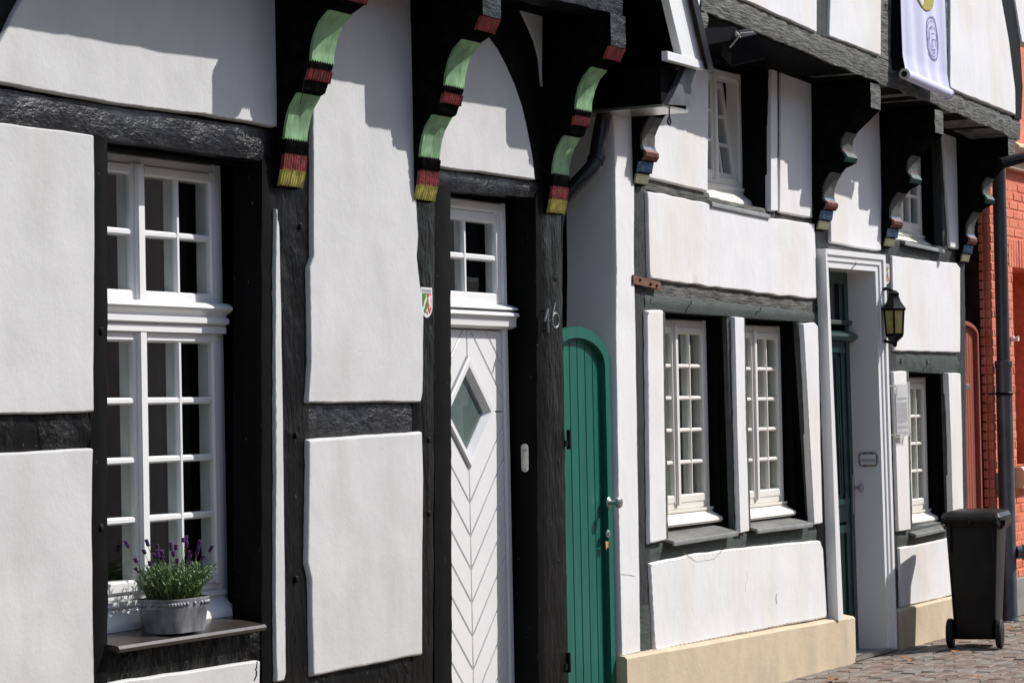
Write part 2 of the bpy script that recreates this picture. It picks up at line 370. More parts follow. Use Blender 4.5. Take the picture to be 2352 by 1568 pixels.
def room(parent, x0, x1, z0, z1, y, depth=1.2):
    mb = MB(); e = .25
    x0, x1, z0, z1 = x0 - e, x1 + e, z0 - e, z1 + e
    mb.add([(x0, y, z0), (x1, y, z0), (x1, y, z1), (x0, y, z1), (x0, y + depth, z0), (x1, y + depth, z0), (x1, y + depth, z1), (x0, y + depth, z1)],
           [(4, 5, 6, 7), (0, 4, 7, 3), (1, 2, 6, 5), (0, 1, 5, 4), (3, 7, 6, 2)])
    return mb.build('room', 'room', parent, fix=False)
def curtain(parent, x0, x1, z0, z1, y, m, amp=.02, per=.09):
    mb = MB(); n = max(8, int((x1 - x0) / .012))
    for i in range(n + 1):
        x = x0 + (x1 - x0) * i / n; yy = y + amp * math.sin(x / per * 6.28 + 1.5 * math.sin(x * 7)) + .01 * math.sin(x * 31)
        mb.v += [Vector((x, yy, z0)), Vector((x, yy * .9 + y * .1, z1))]
    for i in range(n): mb.f.append((2 * i, 2 * i + 2, 2 * i + 3, 2 * i + 1))
    return mb.build('curtain', m, parent, 60, fix=False)

# ------------------------------------------------------------------ windows
def bar(mb, x0, x1, z0, z1, y, back, horiz, ch=.008, tilt=None):
    """glazing bar or sash member with bevelled front edges"""
    f = tilt or (lambda z: 0)
    if horiz:
        pr = [(y + ch, z0), (y, z0 + ch), (y, z1 - ch), (y + ch, z1), (y + back, z1), (y + back, z0)]
        mb.hexa([(x0, a + f(b), b) for a, b in pr], [(x1, a + f(b), b) for a, b in pr])
    else:
        pr = [(x0, y + ch), (x0 + ch, y), (x1 - ch, y), (x1, y + ch), (x1, y + back), (x0, y + back)]
        mb.hexa([(a, b + f(z0), z0) for a, b in pr], [(a, b + f(z1), z1) for a, b in pr])
def ring(mb, x0, x1, z0, z1, w, y, back, ch=.008, wb=None, tilt=None):
    wb = wb or w
    bar(mb, x0, x0 + w, z0, z1, y, back, False, ch, tilt); bar(mb, x1 - w, x1, z0, z1, y, back, False, ch, tilt)
    bar(mb, x0 + w, x1 - w, z1 - w, z1, y + .001, back, True, ch, tilt); bar(mb, x0 + w, x1 - w, z0, z0 + wb, y + .001, back, True, ch, tilt)
def sash(win, x0, x1, z0, z1, cols, rows, y, m, sw=.04, bw=.022, tilt=None, deep=.06):
    mb = MB(); ring(mb, x0, x1, z0, z1, sw, y, deep, .008, sw * 1.1, tilt); mb.build('sash', m, win)
    f = tilt or (lambda z: 0)
    ix0, ix1, iz0, iz1 = x0 + sw, x1 - sw, z0 + sw * 1.1, z1 - sw
    pw, ph = (ix1 - ix0) / cols, (iz1 - iz0) / rows
    for i in range(1, cols):
        mb = MB(); xx = ix0 + pw * i; bar(mb, xx - bw / 2, xx + bw / 2, iz0, iz1, y + .004, deep - .008, False, .007, tilt); mb.build('glazing_bar', m, win)
    for j in range(1, rows):
        mb = MB(); zz = iz0 + ph * j; bar(mb, ix0, ix1, zz - bw / 2, zz + bw / 2, y + .0055, deep - .012, True, .007, tilt); mb.build('glazing_bar', m, win)
    for i in range(cols):
        for j in range(rows):
            a, b = ix0 + pw * i + .004, ix0 + pw * (i + 1) - .004; c, d = iz0 + ph * j + .004, iz0 + ph * (j + 1) - .004
            yy = y + .022 + random.uniform(-.0008, .0008); k = random.uniform(-.0012, .0012)
            MB().hexa([(a, yy + f(c), c), (b, yy + k + f(c), c), (b, yy + k + f(d), d), (a, yy + f(d), d)],
                      [(a, yy + .005 + f(c), c), (b, yy + k + .005 + f(c), c), (b, yy + k + .005 + f(d), d), (a, yy + .005 + f(d), d)]).build('pane', 'glass', win)
def cill_profile(mb, x0, x1, z, y, h=.09, out=.06):
    """white moulded cill below a window frame: ogee swelling outwards to its foot"""
    pr = [(y + .06, z), (y - .012, z), (y - .012, z - h * .16), (y - .002, z - h * .2)]
    for k in range(1, 8):
        t = k / 7; pr.append((y - .002 - out * (t * t * (3 - 2 * t)), z - h * (.2 + .55 * t)))
    pr += [(y - out - .004, z - h * .86), (y - out * .9, z - h), (y + .06, z - h)]
    mb.xprism(pr, x0, x1)
def simple_window(house, xm, xr, zt, zb, y, rows, m='cream', label=None, sw=.045, fr=.05, bw=.024, open_right=False, opening=None, cillh=.09):
    xl = 2 * xm - xr
    mb = MB(); ring(mb, xl, xr, zb, zt, fr, y, .08); win = mb.build('window', m, house)
    if label: win['label'] = label
    mid = xm; a, b = zb + fr * .7, zt - fr * .8
    sash(win, xl + fr * .8, mid - .003, a, b, 2, rows, y - .006, m, sw, bw)
    tl = (lambda z: .03 + (z - a) * .125) if open_right else None
    sash(win, mid + .003, xr - fr * .8, a, b, 2, rows, y - .006, m, sw, bw, tilt=tl)
    mb = MB(); bar(mb, mid - .022, mid + .022, a, b, y - .02, .03, False, .006); mb.build('meeting_stile', m, win)
    mb = MB(); cill_profile(mb, xl, xr + .035, zb, y, cillh); mb.build('cill_moulding', m, win)
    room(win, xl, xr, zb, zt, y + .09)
    curtain(win, xl + .02, xl + (xr - xl) * .42, zb + .05, zt - .03, y + .2, 'net')
    curtain(win, xl + (xr - xl) * .66, xr + .1, zb + .05, zt - .03, y + .22, 'net')
    return win
def metal_sill(parent, ul, vl, ur, vr, yf, yb, m, th=.02, drop=.02, name='window_sill'):
    """sheet-metal sill: px give its front upper edge at depth yf; slopes up to yb"""
    a, b = P(ul, vl, yf), P(ur, vr, yf); mb = MB()
    def prof(p): return [(p.x, yf, p.z), (p.x, yf + .004, p.z + .006), (p.x, yb, p.z + drop), (p.x, yb, p.z + drop - th), (p.x, yf + .012, p.z - th * .4), (p.x, yf + .01, p.z - th), (p.x, yf, p.z - th)]
    mb.hexa(prof(a), prof(b)); return mb.build(name, m, parent)

# ------------------------------------------------------------------ carved brackets
PROF_A = [(.02, 0), (.038, .067), (.047, .132), (.056, .143), (.065, .19), (.052, .196), (.058, .24), (.07, .29), (.088, .335), (.124, .385), (.15, .396), (.167, .437), (.18, .482), (.192, .505), (.190, .515),
          (.195, .565), (.212, .625), (.24, .678), (.285, .72), (.295, .727), (.352, .757), (.378, .81), (.385, .82)]
BANDS_A = [(0, 1, 'yellow'), (1, 2, 'red'), (5, 9, 'green'), (11, 12, 'red'), (14, 18, 'green'), (20, 22, 'red')]
PROF_B = [(.03, 0), (.045, .054), (.053, .062), (.066, .118), (.082, .124), (.098, .145), (.098, .168), (.082, .185), (.078, .2), (.080, .263), (.102, .312), (.134, .358), (.169, .393), (.205, .405),
          (.228, .418), (.238, .45), (.22, .479), (.21, .487), (.208, .515), (.214, .565), (.24, .605), (.285, .648), (.34, .69), (.352, .705), (.39, .735), (.40, .745)]
BANDS_B = [(0, 1, 'olive'), (2, 3, 'blue'), (4, 7, 'pink'), (7, 8, 'blue'), (8, 11, 'stone'), (14, 16, 'teal'), (16, 17, 'pink'), (17, 20, 'stone')]
def bracket(house, X0, Z0, w, prof, bands, jh, jm='rail', ext=0):
    H = prof[-1][1]; D = prof[-1][0] + ext
    mb = MB(); pr = [(-d, Z0 + z) for d, z in prof] + [(.02, Z0 + H), (.02, Z0 - .01)]
    mb.xprism(pr, X0, X0 + w); br = mb.build('bracket', 'bracketblack', house)
    for a, b, m in bands:
        seg = prof[a:b + 1]; mb = MB(); n = 18; fl = m in ('yellow', 'red', 'blue', 'pink', 'teal')
        pts = []
        for k in range(len(seg) - 1):
            sub = 3
            for q in range(sub + (k == len(seg) - 2)):
                t = q / sub; pts.append((seg[k][0] + (seg[k + 1][0] - seg[k][0]) * t, seg[k][1] + (seg[k + 1][1] - seg[k][1]) * t))
        R = len(pts)
        for r, (d, z) in enumerate(pts):
            for i in range(n + 1):
                x = X0 - .002 + (w + .004) * i / n; odd = i % 2
                dd = d + .004 + (.0045 if fl and not odd else 0) + (.002 * nz(x, d, z, 30))
                zz = Z0 + z + (.008 * (1 if odd else -.3) if r in (0, R - 1) and (fl or r == 0) else 0)
                mb.v.append(Vector((x, -dd, zz)))
        for r in range(R - 1):
            for i in range(n): mb.f.append((r * (n + 1) + i, r * (n + 1) + i + 1, (r + 1) * (n + 1) + i + 1, (r + 1) * (n + 1) + i))
        # close the sides and back so that the band is a solid strip
        k = len(mb.v)
        for (d, z) in pts: mb.v += [Vector((X0 - .002, -d + .008, Z0 + z)), Vector((X0 + w + .002, -d + .008, Z0 + z))]
        for r in range(R - 1):
            mb.f.append((r * (n + 1), (r + 1) * (n + 1), k + 2 * r + 2, k + 2 * r)); mb.f.append((r * (n + 1) + n, k + 2 * r + 1, k + 2 * r + 3, (r + 1) * (n + 1) + n))
        mb.build('painted_band', m, br, 30, fix=False)
    # joist end above
    mb = MB(); z0, z1 = Z0 + H, Z0 + H + jh
    mb.box(X0 - .004, X0 + w + .004, -D - .006, .05, z0, z1, .008); mb.build('joist_end', 'bracketblack', br)
    mb = MB(); nn = 8
    for i in range(nn + 1):
        for j in range(nn + 1):
            x = X0 + w * i / nn; z = z0 + .004 + (jh - .008) * j / nn; mb.v.append(Vector((x, -D - .0085 - .003 * nz(x, 4, z, 25), z)))
    for i in range(nn):
        for j in range(nn): a = i * (nn + 1) + j; mb.f.append((a, a + nn + 1, a + nn + 2, a + 1))
    mb.build('end_grain', jm, br, 40, fix=False)
    return br

# ================================================================== SETTING: street and pavement
def sheet(name, x0, x1, y0, y1, z, m, kind='structure'):
    mb = MB().add([(x0, y0, z), (x1, y0, z), (x1, y1, z), (x0, y1, z)], [(0, 1, 2, 3)]); return tag(mb.build(name, m, fix=False), kind=kind)
M['street'] = mat('pale_street_paving', (.30, .27, .235), .85, .2, 5, bumps=((30, .5, .01, I3),), spec=.2)
sheet('street_ground', -150, 200, -150, 150, GZ - .03, 'street')
pav = sheet('pavement', 4, 32, -3.2, .6, GZ - .022, 'joint')

# the other side of the street, seen only mirrored in the panes and as the shade it gives
M['facade0'] = mat('shaded_red_brick', (.21, .14, .11), .85, .2, 10, bumps=((30, .5, .01, I3),), spec=.2)
M['facade1'] = mat('ochre_render', (.62, .58, .52), .85, .1, 3, spec=.2)
M['facade2'] = mat('grey_render', (.40, .40, .39), .85, .1, 3, spec=.2)
for i, (x0, x1, fm, lab) in enumerate(((-14, -2, 'facade2', 'grey rendered house across the street, behind the viewer'), (-1.9, 9, 'facade0', 'red brick house across the street, opposite the tall window'),
                                 (9.1, 20, 'facade1', 'ochre rendered house across the street, opposite the green gate'), (20.1, 32, 'facade1', 'pale house across the street, opposite the orange house'), (32.1, 48, 'facade2', 'grey rendered house further along across the street'), (48.1, 110, 'facade1', 'long ochre house at the far end across the street'))):
    h_ = empty('terraced_house', ((x0 + x1) / 2, -9, GZ), lab, 'house', 'houses across the street')
    MB().box(x0, x1, -15, -9.6, GZ, 4.9).build('wall', fm, h_)
    MB().xprism([(-9.3, 4.8), (-12.3, 6.8), (-15.3, 4.8)], x0 - .05, x1 + .05).build('roof', 'tile', h_)
    for k in range(4):
        for zz in (.7, 3.1):
            xx = x0 + (x1 - x0) * (k + .5) / 4; MB().box(xx - .55, xx + .55, -9.62, -9.57, zz, zz + 1.3).build('window', 'room', h_)
            f_ = MB(); ring(f_, xx - .6, xx + .6, zz - .05, zz + 1.35, .07, -9.63, .08); f_.build('window_frame', 'white', h_)

# ================================================================== HOUSE A (number 16)
A = empty('half_timbered_house', (9.4, 0, GZ), 'grey-white plastered half-timbered house with green-banded brackets and white front door', 'house')
YW = .205
core(A, 'boards', 6.3, 12.38, GZ, 3.6, [(8.0, 9.62, .5, 2.56), (11.1, 12.12, GZ, 2.49)], .07, .3)
MB().box(12.36, 12.42, .3, 6, GZ, 3.5).box(6.3, 6.36, .3, 6, GZ, 3.5).box(6.3, 12.42, 5.95, 6, GZ, 3.5).build('side_wall', 'plasterA', A)
# timbers (front faces given as picture points on the house front)
def T(pts, m, y=0.0, name='timber', **k): return timber(pts, A, m, y, name=name, **k)
T([(-260, 165), (640, 300), (640, 374), (-260, 246)], 'rail', .004, 'rail', amp=.004, deep=.15)
T([(-260, 957), (217, 948), (217, 1032), (-260, 1048)], 'black', .006, 'rail')
T([(212, 308), (250, 316), (250, 1830), (208, 1830)], 'jamb', .0, 'post', deep=.15)
MB().box(8.2, 9.6, .10, .19, P(375, 362, .19).z - .004, 2.62).build('window_head', 'boards', A)
T([(604, 366), (635, 372), (635, 1770), (604, 1770)], 'jamb', -.002, 'post', deep=.15)
T([(635, -120), (722, -120), (712, 1760), (634, 1760)], 'blackgrain', .005, 'post')
T([(700, 918), (975, 918), (975, 1000), (700, 1012)], 'rail', .007, 'rail')
T([(702, 1546), (978, 1498), (978, 1600), (702, 1660)], 'black', .007, 'rail')
T([(944, -120), (1003, -120), (997, 1600), (952, 1600)], 'blackgrain', .0, 'post')
T([(1000, 424), (1037, 430), (1041, 1640), (1001, 1640)], 'jamb', .004, 'post', wob=.002)
T([(1000, 387), (1256, 421), (1256, 457), (1000, 430)], 'rail', .008, 'lintel')
T([(1233, 446), (1258, 449), (1262, 1690), (1240, 1690)], 'jamb', .0, 'post', wob=.002)
T([(1240, -120), (1281, -120), (1310, 1690), (1255, 1690)], 'blackgrain', -.006, 'post', wob=.008)
T([(240, 1484), (610, 1436), (610, 1518), (240, 1572)], 'black', .008, 'rail')
pprism([(52, -10), (29, 32), (12, 67), (-2, 93), (-60, 185), (-260, 185), (-260, -120), (95, -120)], .003, .2, 'curved_brace', 'jamb', A)
pprism([(1226, 414), (1222, 370), (1215, 330), (1206, 285), (1195, 240), (1180, 195), (1160, 150), (1139, 112), (1117, 80), (1090, 44), (1060, 8), (1000, -60), (960, -120),
        (1110, -120), (1150, -60), (1197, 31), (1212, 62), (1226, 95), (1236, 135), (1242, 200), (1248, 414)], -.004, .2, 'curved_brace', 'jamb', A)
# plaster panels
def PA(pts, **k): return panel(pts, A, 'plasterA', **k)
PA([(95, -120), (52, -10), (29, 32), (12, 67), (-2, 91), (-60, 182), (0, 192), (97, 210), (293, 244), (480, 267), (634, 293), (637, 160), (637, -120)])
PA([(-260, 246), (0, 282), (120, 297), (214, 310), (216, 520), (214, 720), (213, 946), (100, 950), (-260, 958)])
PA([(-260, 1050), (0, 1040), (120, 1033), (212, 1028), (209, 1200), (214, 1560), (213, 1800), (-260, 1880)])
PA([(632, 476), (640, 520), (644, 700), (648, 950), (652, 1250), (655, 1545), (650, 1563), (632, 1566), (629, 1400), (630, 1100), (629, 800), (630, 600)], ch=.008, wob=.003)
PA([(716, -120), (716, 300), (717, 590), (708, 615), (711, 830), (705, 925), (965, 923), (969, 900), (971, 720), (956, 590), (959, 540), (953, 440), (948, 160), (947, -120)])
PA([(707, 1008), (968, 990), (971, 1100), (969, 1300), (969, 1503), (716, 1553), (713, 1400), (712, 1330), (703, 1292), (706, 1150)], ch=.015)
PA([(1001, -120), (960, -118), (1003, -58), (1062, 8), (1092, 44), (1118, 80), (1141, 112), (1161, 150), (1181, 195), (1196, 240), (1207, 285), (1216, 330), (1223, 370), (1227, 413), (1130, 400), (1003, 384), (1002, 160)][2:], rnd=.002)
PA([(1151, -60), (1198, 31), (1213, 62), (1227, 95), (1237, 135), (1243, 200), (1244, -60)], rnd=.002, wob=.001, ch=.005)
PA([(256, 1566), (430, 1540), (596, 1516), (594, 1560), (600, 1760), (250, 1810)])
# stone plinth and foot stone
x0, x1 = 6.3, P(955, 1580, -.03).x
MB().box(x0, x1, -.035, .1, GZ, .03, .015).build('stone_plinth', 'plinthA', A)
mb = MB(); a, b = P(950, 1562, -.05).x, P(1036, 1562, -.05).x
mb.hexa([(a, -.055, GZ), (b, -.055, GZ), (b, -.055, .11), (b - .08, -.055, .14), (a + .05, -.055, .135), (a, -.055, .1)], [(a, .1, GZ), (b, .1, GZ), (b, .1, .11), (b - .08, .1, .145), (a + .05, .1, .14), (a, .1, .1)])
mb.build('foot_stone', 'plinthA', A)
MB().box(P(1230, 1650, 0).x, 12.42, -.03, .2, GZ, -.235, .01).build('foot_stone', 'plinthA', A)
# brackets and jetty
JZ = []
for (u, v) in ((640, 426), (953, 458), (1258, 488)):
    p = P(u, v, -.02); b_ = bracket(A, p.x, p.z, .178, PROF_A, BANDS_A, .17, ext=.05 if u == 640 else 0); JZ.append((p.x, p.z + .82 + .17))
zt = JZ[2][1]
MB().box(6.3, 12.4, -.365, .05, zt + .006, zt + .05).build('floor_boards', 'boards', A)
timber([(6.3, zt + .23), (12.34, zt + .23), (12.34, zt + .0), (6.3, zt - .098)], A, 'rail', -.395, .18, 'sill_beam', metric=True, step=.06)
# gable wall and roof above (mostly out of the picture)
ex, ez, sl60 = 13.109, 3.244, math.tan(rad(60)); cxr = 9.2
def roofz(x): return ez + (ex - abs(x - cxr) - cxr) * sl60
g0 = zt + .235
MB().prism([(6.34, g0), (12.36, g0), (12.36, roofz(12.36) - .3), (cxr, roofz(cxr) - .3), (6.34, roofz(6.34) - .3)], -.37, 5.9).build('gable_wall', 'plasterA', A)
th = .12 / math.cos(rad(60))
for q in ([(ex + .02, ez - .035), (cxr, roofz(cxr)), (cxr, roofz(cxr) - th), (ex + .02, ez - .035 - th)], [(cxr, roofz(cxr)), (2 * cxr - ex, ez), (2 * cxr - ex, ez - th), (cxr, roofz(cxr) - th)]): MB().prism(clip(q, 0, -1, -(ez - .03)), -.455, 6.1).build('roof_boarding', 'boards', A)
def slope_strip(name, m, d0, d1, y0, y1, zend=ez):
    # strip parallel to the east roof slope, d = vertical offset from the roof surface
    MB().prism([(ex, zend + d0), (cxr, roofz(cxr) + d0), (cxr, roofz(cxr) + d1), (ex, zend + d1)][:4], y0, y1).build(name, m, A)
mb = MB()   # white barge board, cut level at its foot
xf = ex - .0
pl = [(ex, ez + .02), (cxr, roofz(cxr) + .02), (cxr, roofz(cxr) - .46), (ex, ez - .46)]
pl = clip(pl, 0, -1, -(ez + .0)); mb.prism(pl, -.50, -.457); mb.build('barge_board', 'white', A)
mb = MB(); mb.box(P(1530, 130, -.5).x, ex + .012, -.508, -.475, ez - .05, ez - .002, .004); mb.build('barge_foot', 'white', A)
pl = [(ex, ez + .03), (cxr, roofz(cxr) + .03), (cxr, roofz(cxr) + .17), (ex + .03, ez + .12)]
MB().prism([(ex + .005, ez - .01), (cxr, roofz(cxr) + .025), (cxr, roofz(cxr) + .15), (ex + .072, ez - .03)], -.515, 6.1).build('roof_tiles', 'tile', A)
MB().prism([(ex + .004, ez - .05), (ex - 2.4, roofz(ex - 2.4) + .022), (ex - 2.4, roofz(ex - 2.4) + .17), (ex + .085, ez - .055)], -.535, -.5155).build('verge_flashing', 'iron', A)
MB().prism([(2 * cxr - ex - .07, ez - .03), (cxr, roofz(cxr) + .15), (cxr, roofz(cxr) + .025), (2 * cxr - ex, ez - .01)], -.515, 6.1).build('roof_tiles', 'tile', A)
# eave box over the passage, clad in sheet metal, with an eye hook
xa, xb = P(1531, 240, -.43).x, P(1588, 243, -.43).x; za, zb = P(1531, 240, -.43).z, P(1531, 150, -.43).z
MB().box(xa, xb, -.40, .35, za + .004, zb).build('eave_box', 'boards', A)
ca = XZ(1531, 240, -.43); pl = [ca, XZ(1588, 244, -.43), XZ(1598, 158, -.43), XZ(1570, 157, -.43), XZ(1545, 215, -.43)]
eb = MB().prism([ca, XZ(1588, 244, -.43), XZ(1596, 150, -.43), XZ(1575, 148, -.43), XZ(1546, 212, -.43)], -.44, -.403).build('metal_cladding', 'lead', A)
MB().box(xa - .006, xb + .004, -.41, .3, za - .012, za + .002).build('drip_flashing', 'steel', A)
h = P(1537, 245, -.41); mb = MB(); mb.tube([h, h - Vector((0, 0, .06))], .004, 8)
c = h - Vector((0, 0, .078)); mb.tube([c + Vector((math.sin(t * .628) * .018, .002, math.cos(t * .628) * .02)) for t in range(11)], .0045, 8, False); mb.build('eye_hook', 'iron', A)
# ------------------------------------------------------------------ big window of house A
xm, xr = P(319, 900, YW).x, P(512, 900, YW).x; xl = 2 * xm - xr
zT, zB = P(375, 362, YW).z, P(352, 1372, YW).z
ztr1, ztr0 = P(340, 690, YW).z, P(340, 764, YW).z
mb = MB(); ring(mb, xl, xr, zB, zT, .055, YW, .085, .01); W = mb.build('window', 'white', A); W['label'] = 'tall white casement window with a moulded transom'
sash(W, xl + .045, xm - .004, ztr1 - .012, zT - .04, 2, 2, YW - .012, 'white', .046, .028, deep=.07)
sash(W, xm + .004, xr - .045, ztr1 - .012, zT - .04, 2, 2, YW - .012, 'white', .046, .028, deep=.07)
sash(W, xl + .045, xm - .004, zB + .03, ztr0 + .008, 2, 4, YW - .012, 'white', .046, .028, deep=.07)
sash(W, xm + .004, xr - .045, zB + .03, ztr0 + .008, 2, 4, YW - .012, 'white', .046, .028, deep=.07)
for a, b in ((ztr1, zT - .045), (zB + .03, ztr0)):
    mb = MB(); bar(mb, xm - .03, xm + .026, a, b, YW - .03, .04, False, .008); mb.build('meeting_stile', 'white', W)
hh = ztr1 - ztr0
pr = [(YW + .05, ztr1), (YW - .02, ztr1)]
for k in range(7): t = math.pi * k / 6; pr.append((YW - .04 - .025 * math.sin(t), ztr1 - hh * .02 - hh * .32 * k / 6))
pr += [(YW - .03, ztr1 - hh * .40), (YW - .03, ztr1 - hh * .46), (YW - .045, ztr1 - hh * .5), (YW - .045, ztr1 - hh * .66), (YW - .022, ztr1 - hh * .72), (YW - .03, ztr1 - hh * .76), (YW - .03, ztr1 - hh * .97), (YW + .05, ztr0)]
MB().xprism(pr, xl + .03, xr - .012).build('transom', 'white', W)
mb = MB(); bar(mb, xr, xr + .032, zB - .1, zT, YW + .012, .06, False, .004); bar(mb, xl - .032, xl, zB - .1, zT, YW + .012, .06, False, .004); bar(mb, xl - .03, xr + .03, zT + .001, zT + .03, YW + .013, .06, True, .004); mb.build('frame_cover', 'white', W)
mb = MB(); cill_profile(mb, xl, xr - .01, zB, YW, .125, .055); mb.build('cill_moulding', 'white', W)
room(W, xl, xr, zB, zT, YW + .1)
curtain(W, xl + .03, xm - .12, zB + .05, zT, YW + .19, 'net'); curtain(W, xm + .30, xr + .1, zB + .05, zT, YW + .2, 'curtain')  # left pale curtain added to lighten the panes in place of reflections
curtain(W, xm - .06, xm + .16, zB + .05, zT, YW + .3, 'curtain', .015, .05)
a, b = P(275, 1489, -.058), P(613, 1441, -.058); mb = MB()
def prof(x): return [(x, -.058, .537), (x, -.050, .548), (x, YW + .05, .59), (x, YW + .05, .57), (x, -.035, .528), (x, -.046, .522), (x, -.056, .526)]
mb.hexa(prof(a.x), prof(b.x)); mb.build('window_sill', 'sill', A)
# ------------------------------------------------------------------ front door of house A
YD = .15
dcx = P(1076, 947, YD).x; dcz = P(1076, 947, YD).z; hw = P(1156, 947, YD).x - dcx
ztop, zleaf = P(1110, 463, YD).z, P(1110, 757, YD).z
fx0, fx1 = dcx - hw - .055, dcx + hw + .05
mb = MB(); bar(mb, fx0, fx0 + .05, GZ, ztop, YD - .012, .09, False); bar(mb, fx1 - .05, fx1, GZ, ztop, YD - .012, .09, False); bar(mb, fx0 + .05, fx1 - .05, ztop - .05, ztop, YD - .011, .09, True)
DO = mb.build('front_door', 'white', A); DO['label'] = 'white door with chevron boards, a diamond pane and a four-pane fanlight'
zr0 = P(1110, 700, YD).z
sash(DO, fx0 + .05, fx1 - .05, zr0, ztop - .05, 2, 2, YD - .004, 'white', .055, .03)
za, zb = zr0 + .005, zleaf
hh = za - zb
pr = [(YD + .06, za), (YD - .01, za), (YD - .055, za - hh * .14), (YD - .06, za - hh * .2), (YD - .02, za - hh * .25), (YD - .06, za - hh * .34), (YD - .065, za - hh * .45), (YD - .05, za - hh * .5), (YD - .045, za - hh * .58), (YD - .045, za - hh * .86), (YD - .02, za - hh * .95), (YD + .06, zb)]
MB().xprism(pr, fx0 - .005, fx1 + .025).build('transom', 'white', DO)
lx0, lx1, lz0, lz1 = dcx - hw, dcx + hw, GZ + .03, zleaf
R_ = .262; pitch = .163
yl = YD + .002
leaf = [(lx0, lz0), (lx1, lz0), (lx1, lz1), (lx0, lz1)]
def plank(poly):
    if len(poly) < 3: return
    A_ = abs(sum(poly[i][0] * poly[(i + 1) % len(poly)][1] - poly[(i + 1) % len(poly)][0] * poly[i][1] for i in range(len(poly)))) / 2
    if A_ < .0006: return
    q = inset(poly, .0035); q2 = inset(poly, .0065)
    mb = MB(); n = len(poly)
    for rr, yy in ((q, yl + .04), (q, yl + .003), (q2, yl)): mb.v += [Vector((x, yy, z)) for x, z in rr]
    for k in range(2):
        for i in range(n): j = (i + 1) % n; mb.f.append((k * n + i, k * n + j, (k + 1) * n + j, (k + 1) * n + i))
    mb.f.append(tuple(2 * n + i for i in range(n))); mb.f.append(tuple(range(n))[::-1]); mb.build('plank', 'white', DO)
for sx in (-1, 1):
    half = clip(leaf, -sx, 0, -sx * dcx)
    for sz in (-1, 1):
        quart = clip(half, 0, -sz, -sz * dcz)
        for k in range(0, 14):
            c0 = R_ + .018 + pitch * (k - (0 if k else 0)); c1 = c0 + pitch
            pl = clip(quart, -sx, -sz, -(sx * dcx + sz * dcz + c0)); pl = clip(pl, sx, sz, sx * dcx + sz * dcz + c1)
            plank(pl)
MB().box(lx0, lx1, yl + .022, yl + .05, lz0, lz1).build('door_leaf', 'white', DO)
mb = MB()   # raised diamond frame with sloping inner faces
dm = lambda r: [(dcx + r, dcz), (dcx, dcz + r), (dcx - r, dcz), (dcx, dcz - r)]
rg = [(dm(R_ + .012), yl + .03), (dm(R_ + .012), yl - .008), (dm(R_), yl - .014), (dm(R_ - .035), yl - .012), (dm(R_ - .07), yl + .02)]
for r, y in rg: mb.v += [Vector((x, y, z)) for x, z in r]
for k in range(4):
    for i in range(4): j = (i + 1) % 4; mb.f.append((k * 4 + i, k * 4 + j, k * 4 + 4 + j, k * 4 + 4 + i))
mb.build('diamond_frame', 'white', DO, fix=False)
MB().prism(dm(R_ - .066), yl + .017, yl + .021).build('pane', 'glass', DO)
MB().prism(dm(R_ - .066), yl + .0215, yl + .0218).build('frosted_backing', 'frost', DO)
MB().box(fx0, fx1, YD - .03, YD + .1, GZ - .02, GZ + .03, .004).build('threshold', 'concrete', DO)
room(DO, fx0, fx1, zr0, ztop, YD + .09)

# ================================================================== HOUSE B
B = empty('half_timbered_house', (16.2, 0, GZ), 'bright white half-timbered house with beige plinth, lantern and dark green door', 'house')
xB0 = P(1412, 900, 0).x; xB1 = P(2212, 900, 0).x
wins = []
def win_dims(um, ur, vt, vb, vm, y): return P(um, vm, y).x, P(ur, vm, y).x, P(ur - 30, vt, y).z, P(ur - 30, vb, y).z
W1 = win_dims(1640, 1704.5, 165, 428, 300, .17); W2 = win_dims(1551, 1627, 735, 1166, 950, .13); W3 = win_dims(1733, 1797, 748, 1154, 950, .13)
W4 = win_dims(2066, 2117, 300, 537, 450, .15); W5 = win_dims(2085, 2130, 866, 1172, 1020, .14)
holes = []
for w in (W1, W2, W3, W4, W5): holes.append((2 * w[0] - w[1] - .01, w[1] + .02, w[3] - .12, w[2] + .02))
dL, dR = P(1921, 1000, .17).x - .35, P(1968, 1000, .17).x + .06
holes.append((P(1920, 1000, -.05).x - .02, P(2030, 1000, -.05).x + .02, GZ, P(1950, 618, -.05).z + .02))
core(B, 'boards', xB0 + .03, xB1 - .01, GZ, 3.5, holes, .075, .28)
MB().box(xB0 + .03, xB0 + .08, .28, 6, GZ, 3.5).box(xB1 - .06, xB1 - .01, .28, 6, GZ, 3.5).box(xB0, xB1, 5.95, 6, GZ, 3.5).build('side_wall', 'boards', B)
# plastered corner pier by the passage
pr = [(u, v) for u, v in ((1404, 205), (1455, 215), (1455, 420), (1454, 600), (1458, 760), (1469, 1498), (1425, 1507), (1418, 1200), (1411, 760), (1412, 600), (1408, 330))]
panel(pr, B, 'plasterB', 0, .02, deep=.27, ch=.01)
def TB(pts, m='bpost', y=0.0, name='timber', **k):
    if m == 'greengrey' and name == 'post':      # window jamb: painted front batten; black prism behind puts in the reveal's shade
        pprism(pts, y + .035, .21, 'reveal_shade', 'boards', B, yref=y); k['deep'] = .034
    return timber(pts, B, m, y, name=name, **k)
TB([(1453, 395), (1484, 400), (1500, 1496), (1466, 1502)], 'bpost', 0, 'post', wob=.007)
timber([(1467, 1392), (1495, 1388), (1497, 1494), (1468, 1500)], B, 'greengrey', -.006, .05, 'spliced_foot', wob=.002)
TB([(1482, 408), (1630, 443), (1630, 466), (1482, 434)], 'weathered', .004, 'rail')
TB([(1630, 452), (1882, 505), (1882, 522), (1630, 470)], 'weathered', .006, 'rail')
TB([(1762, 150), (1771, 150), (1771, 494), (1764, 492)], 'jamb', .003, 'post', wob=.002)
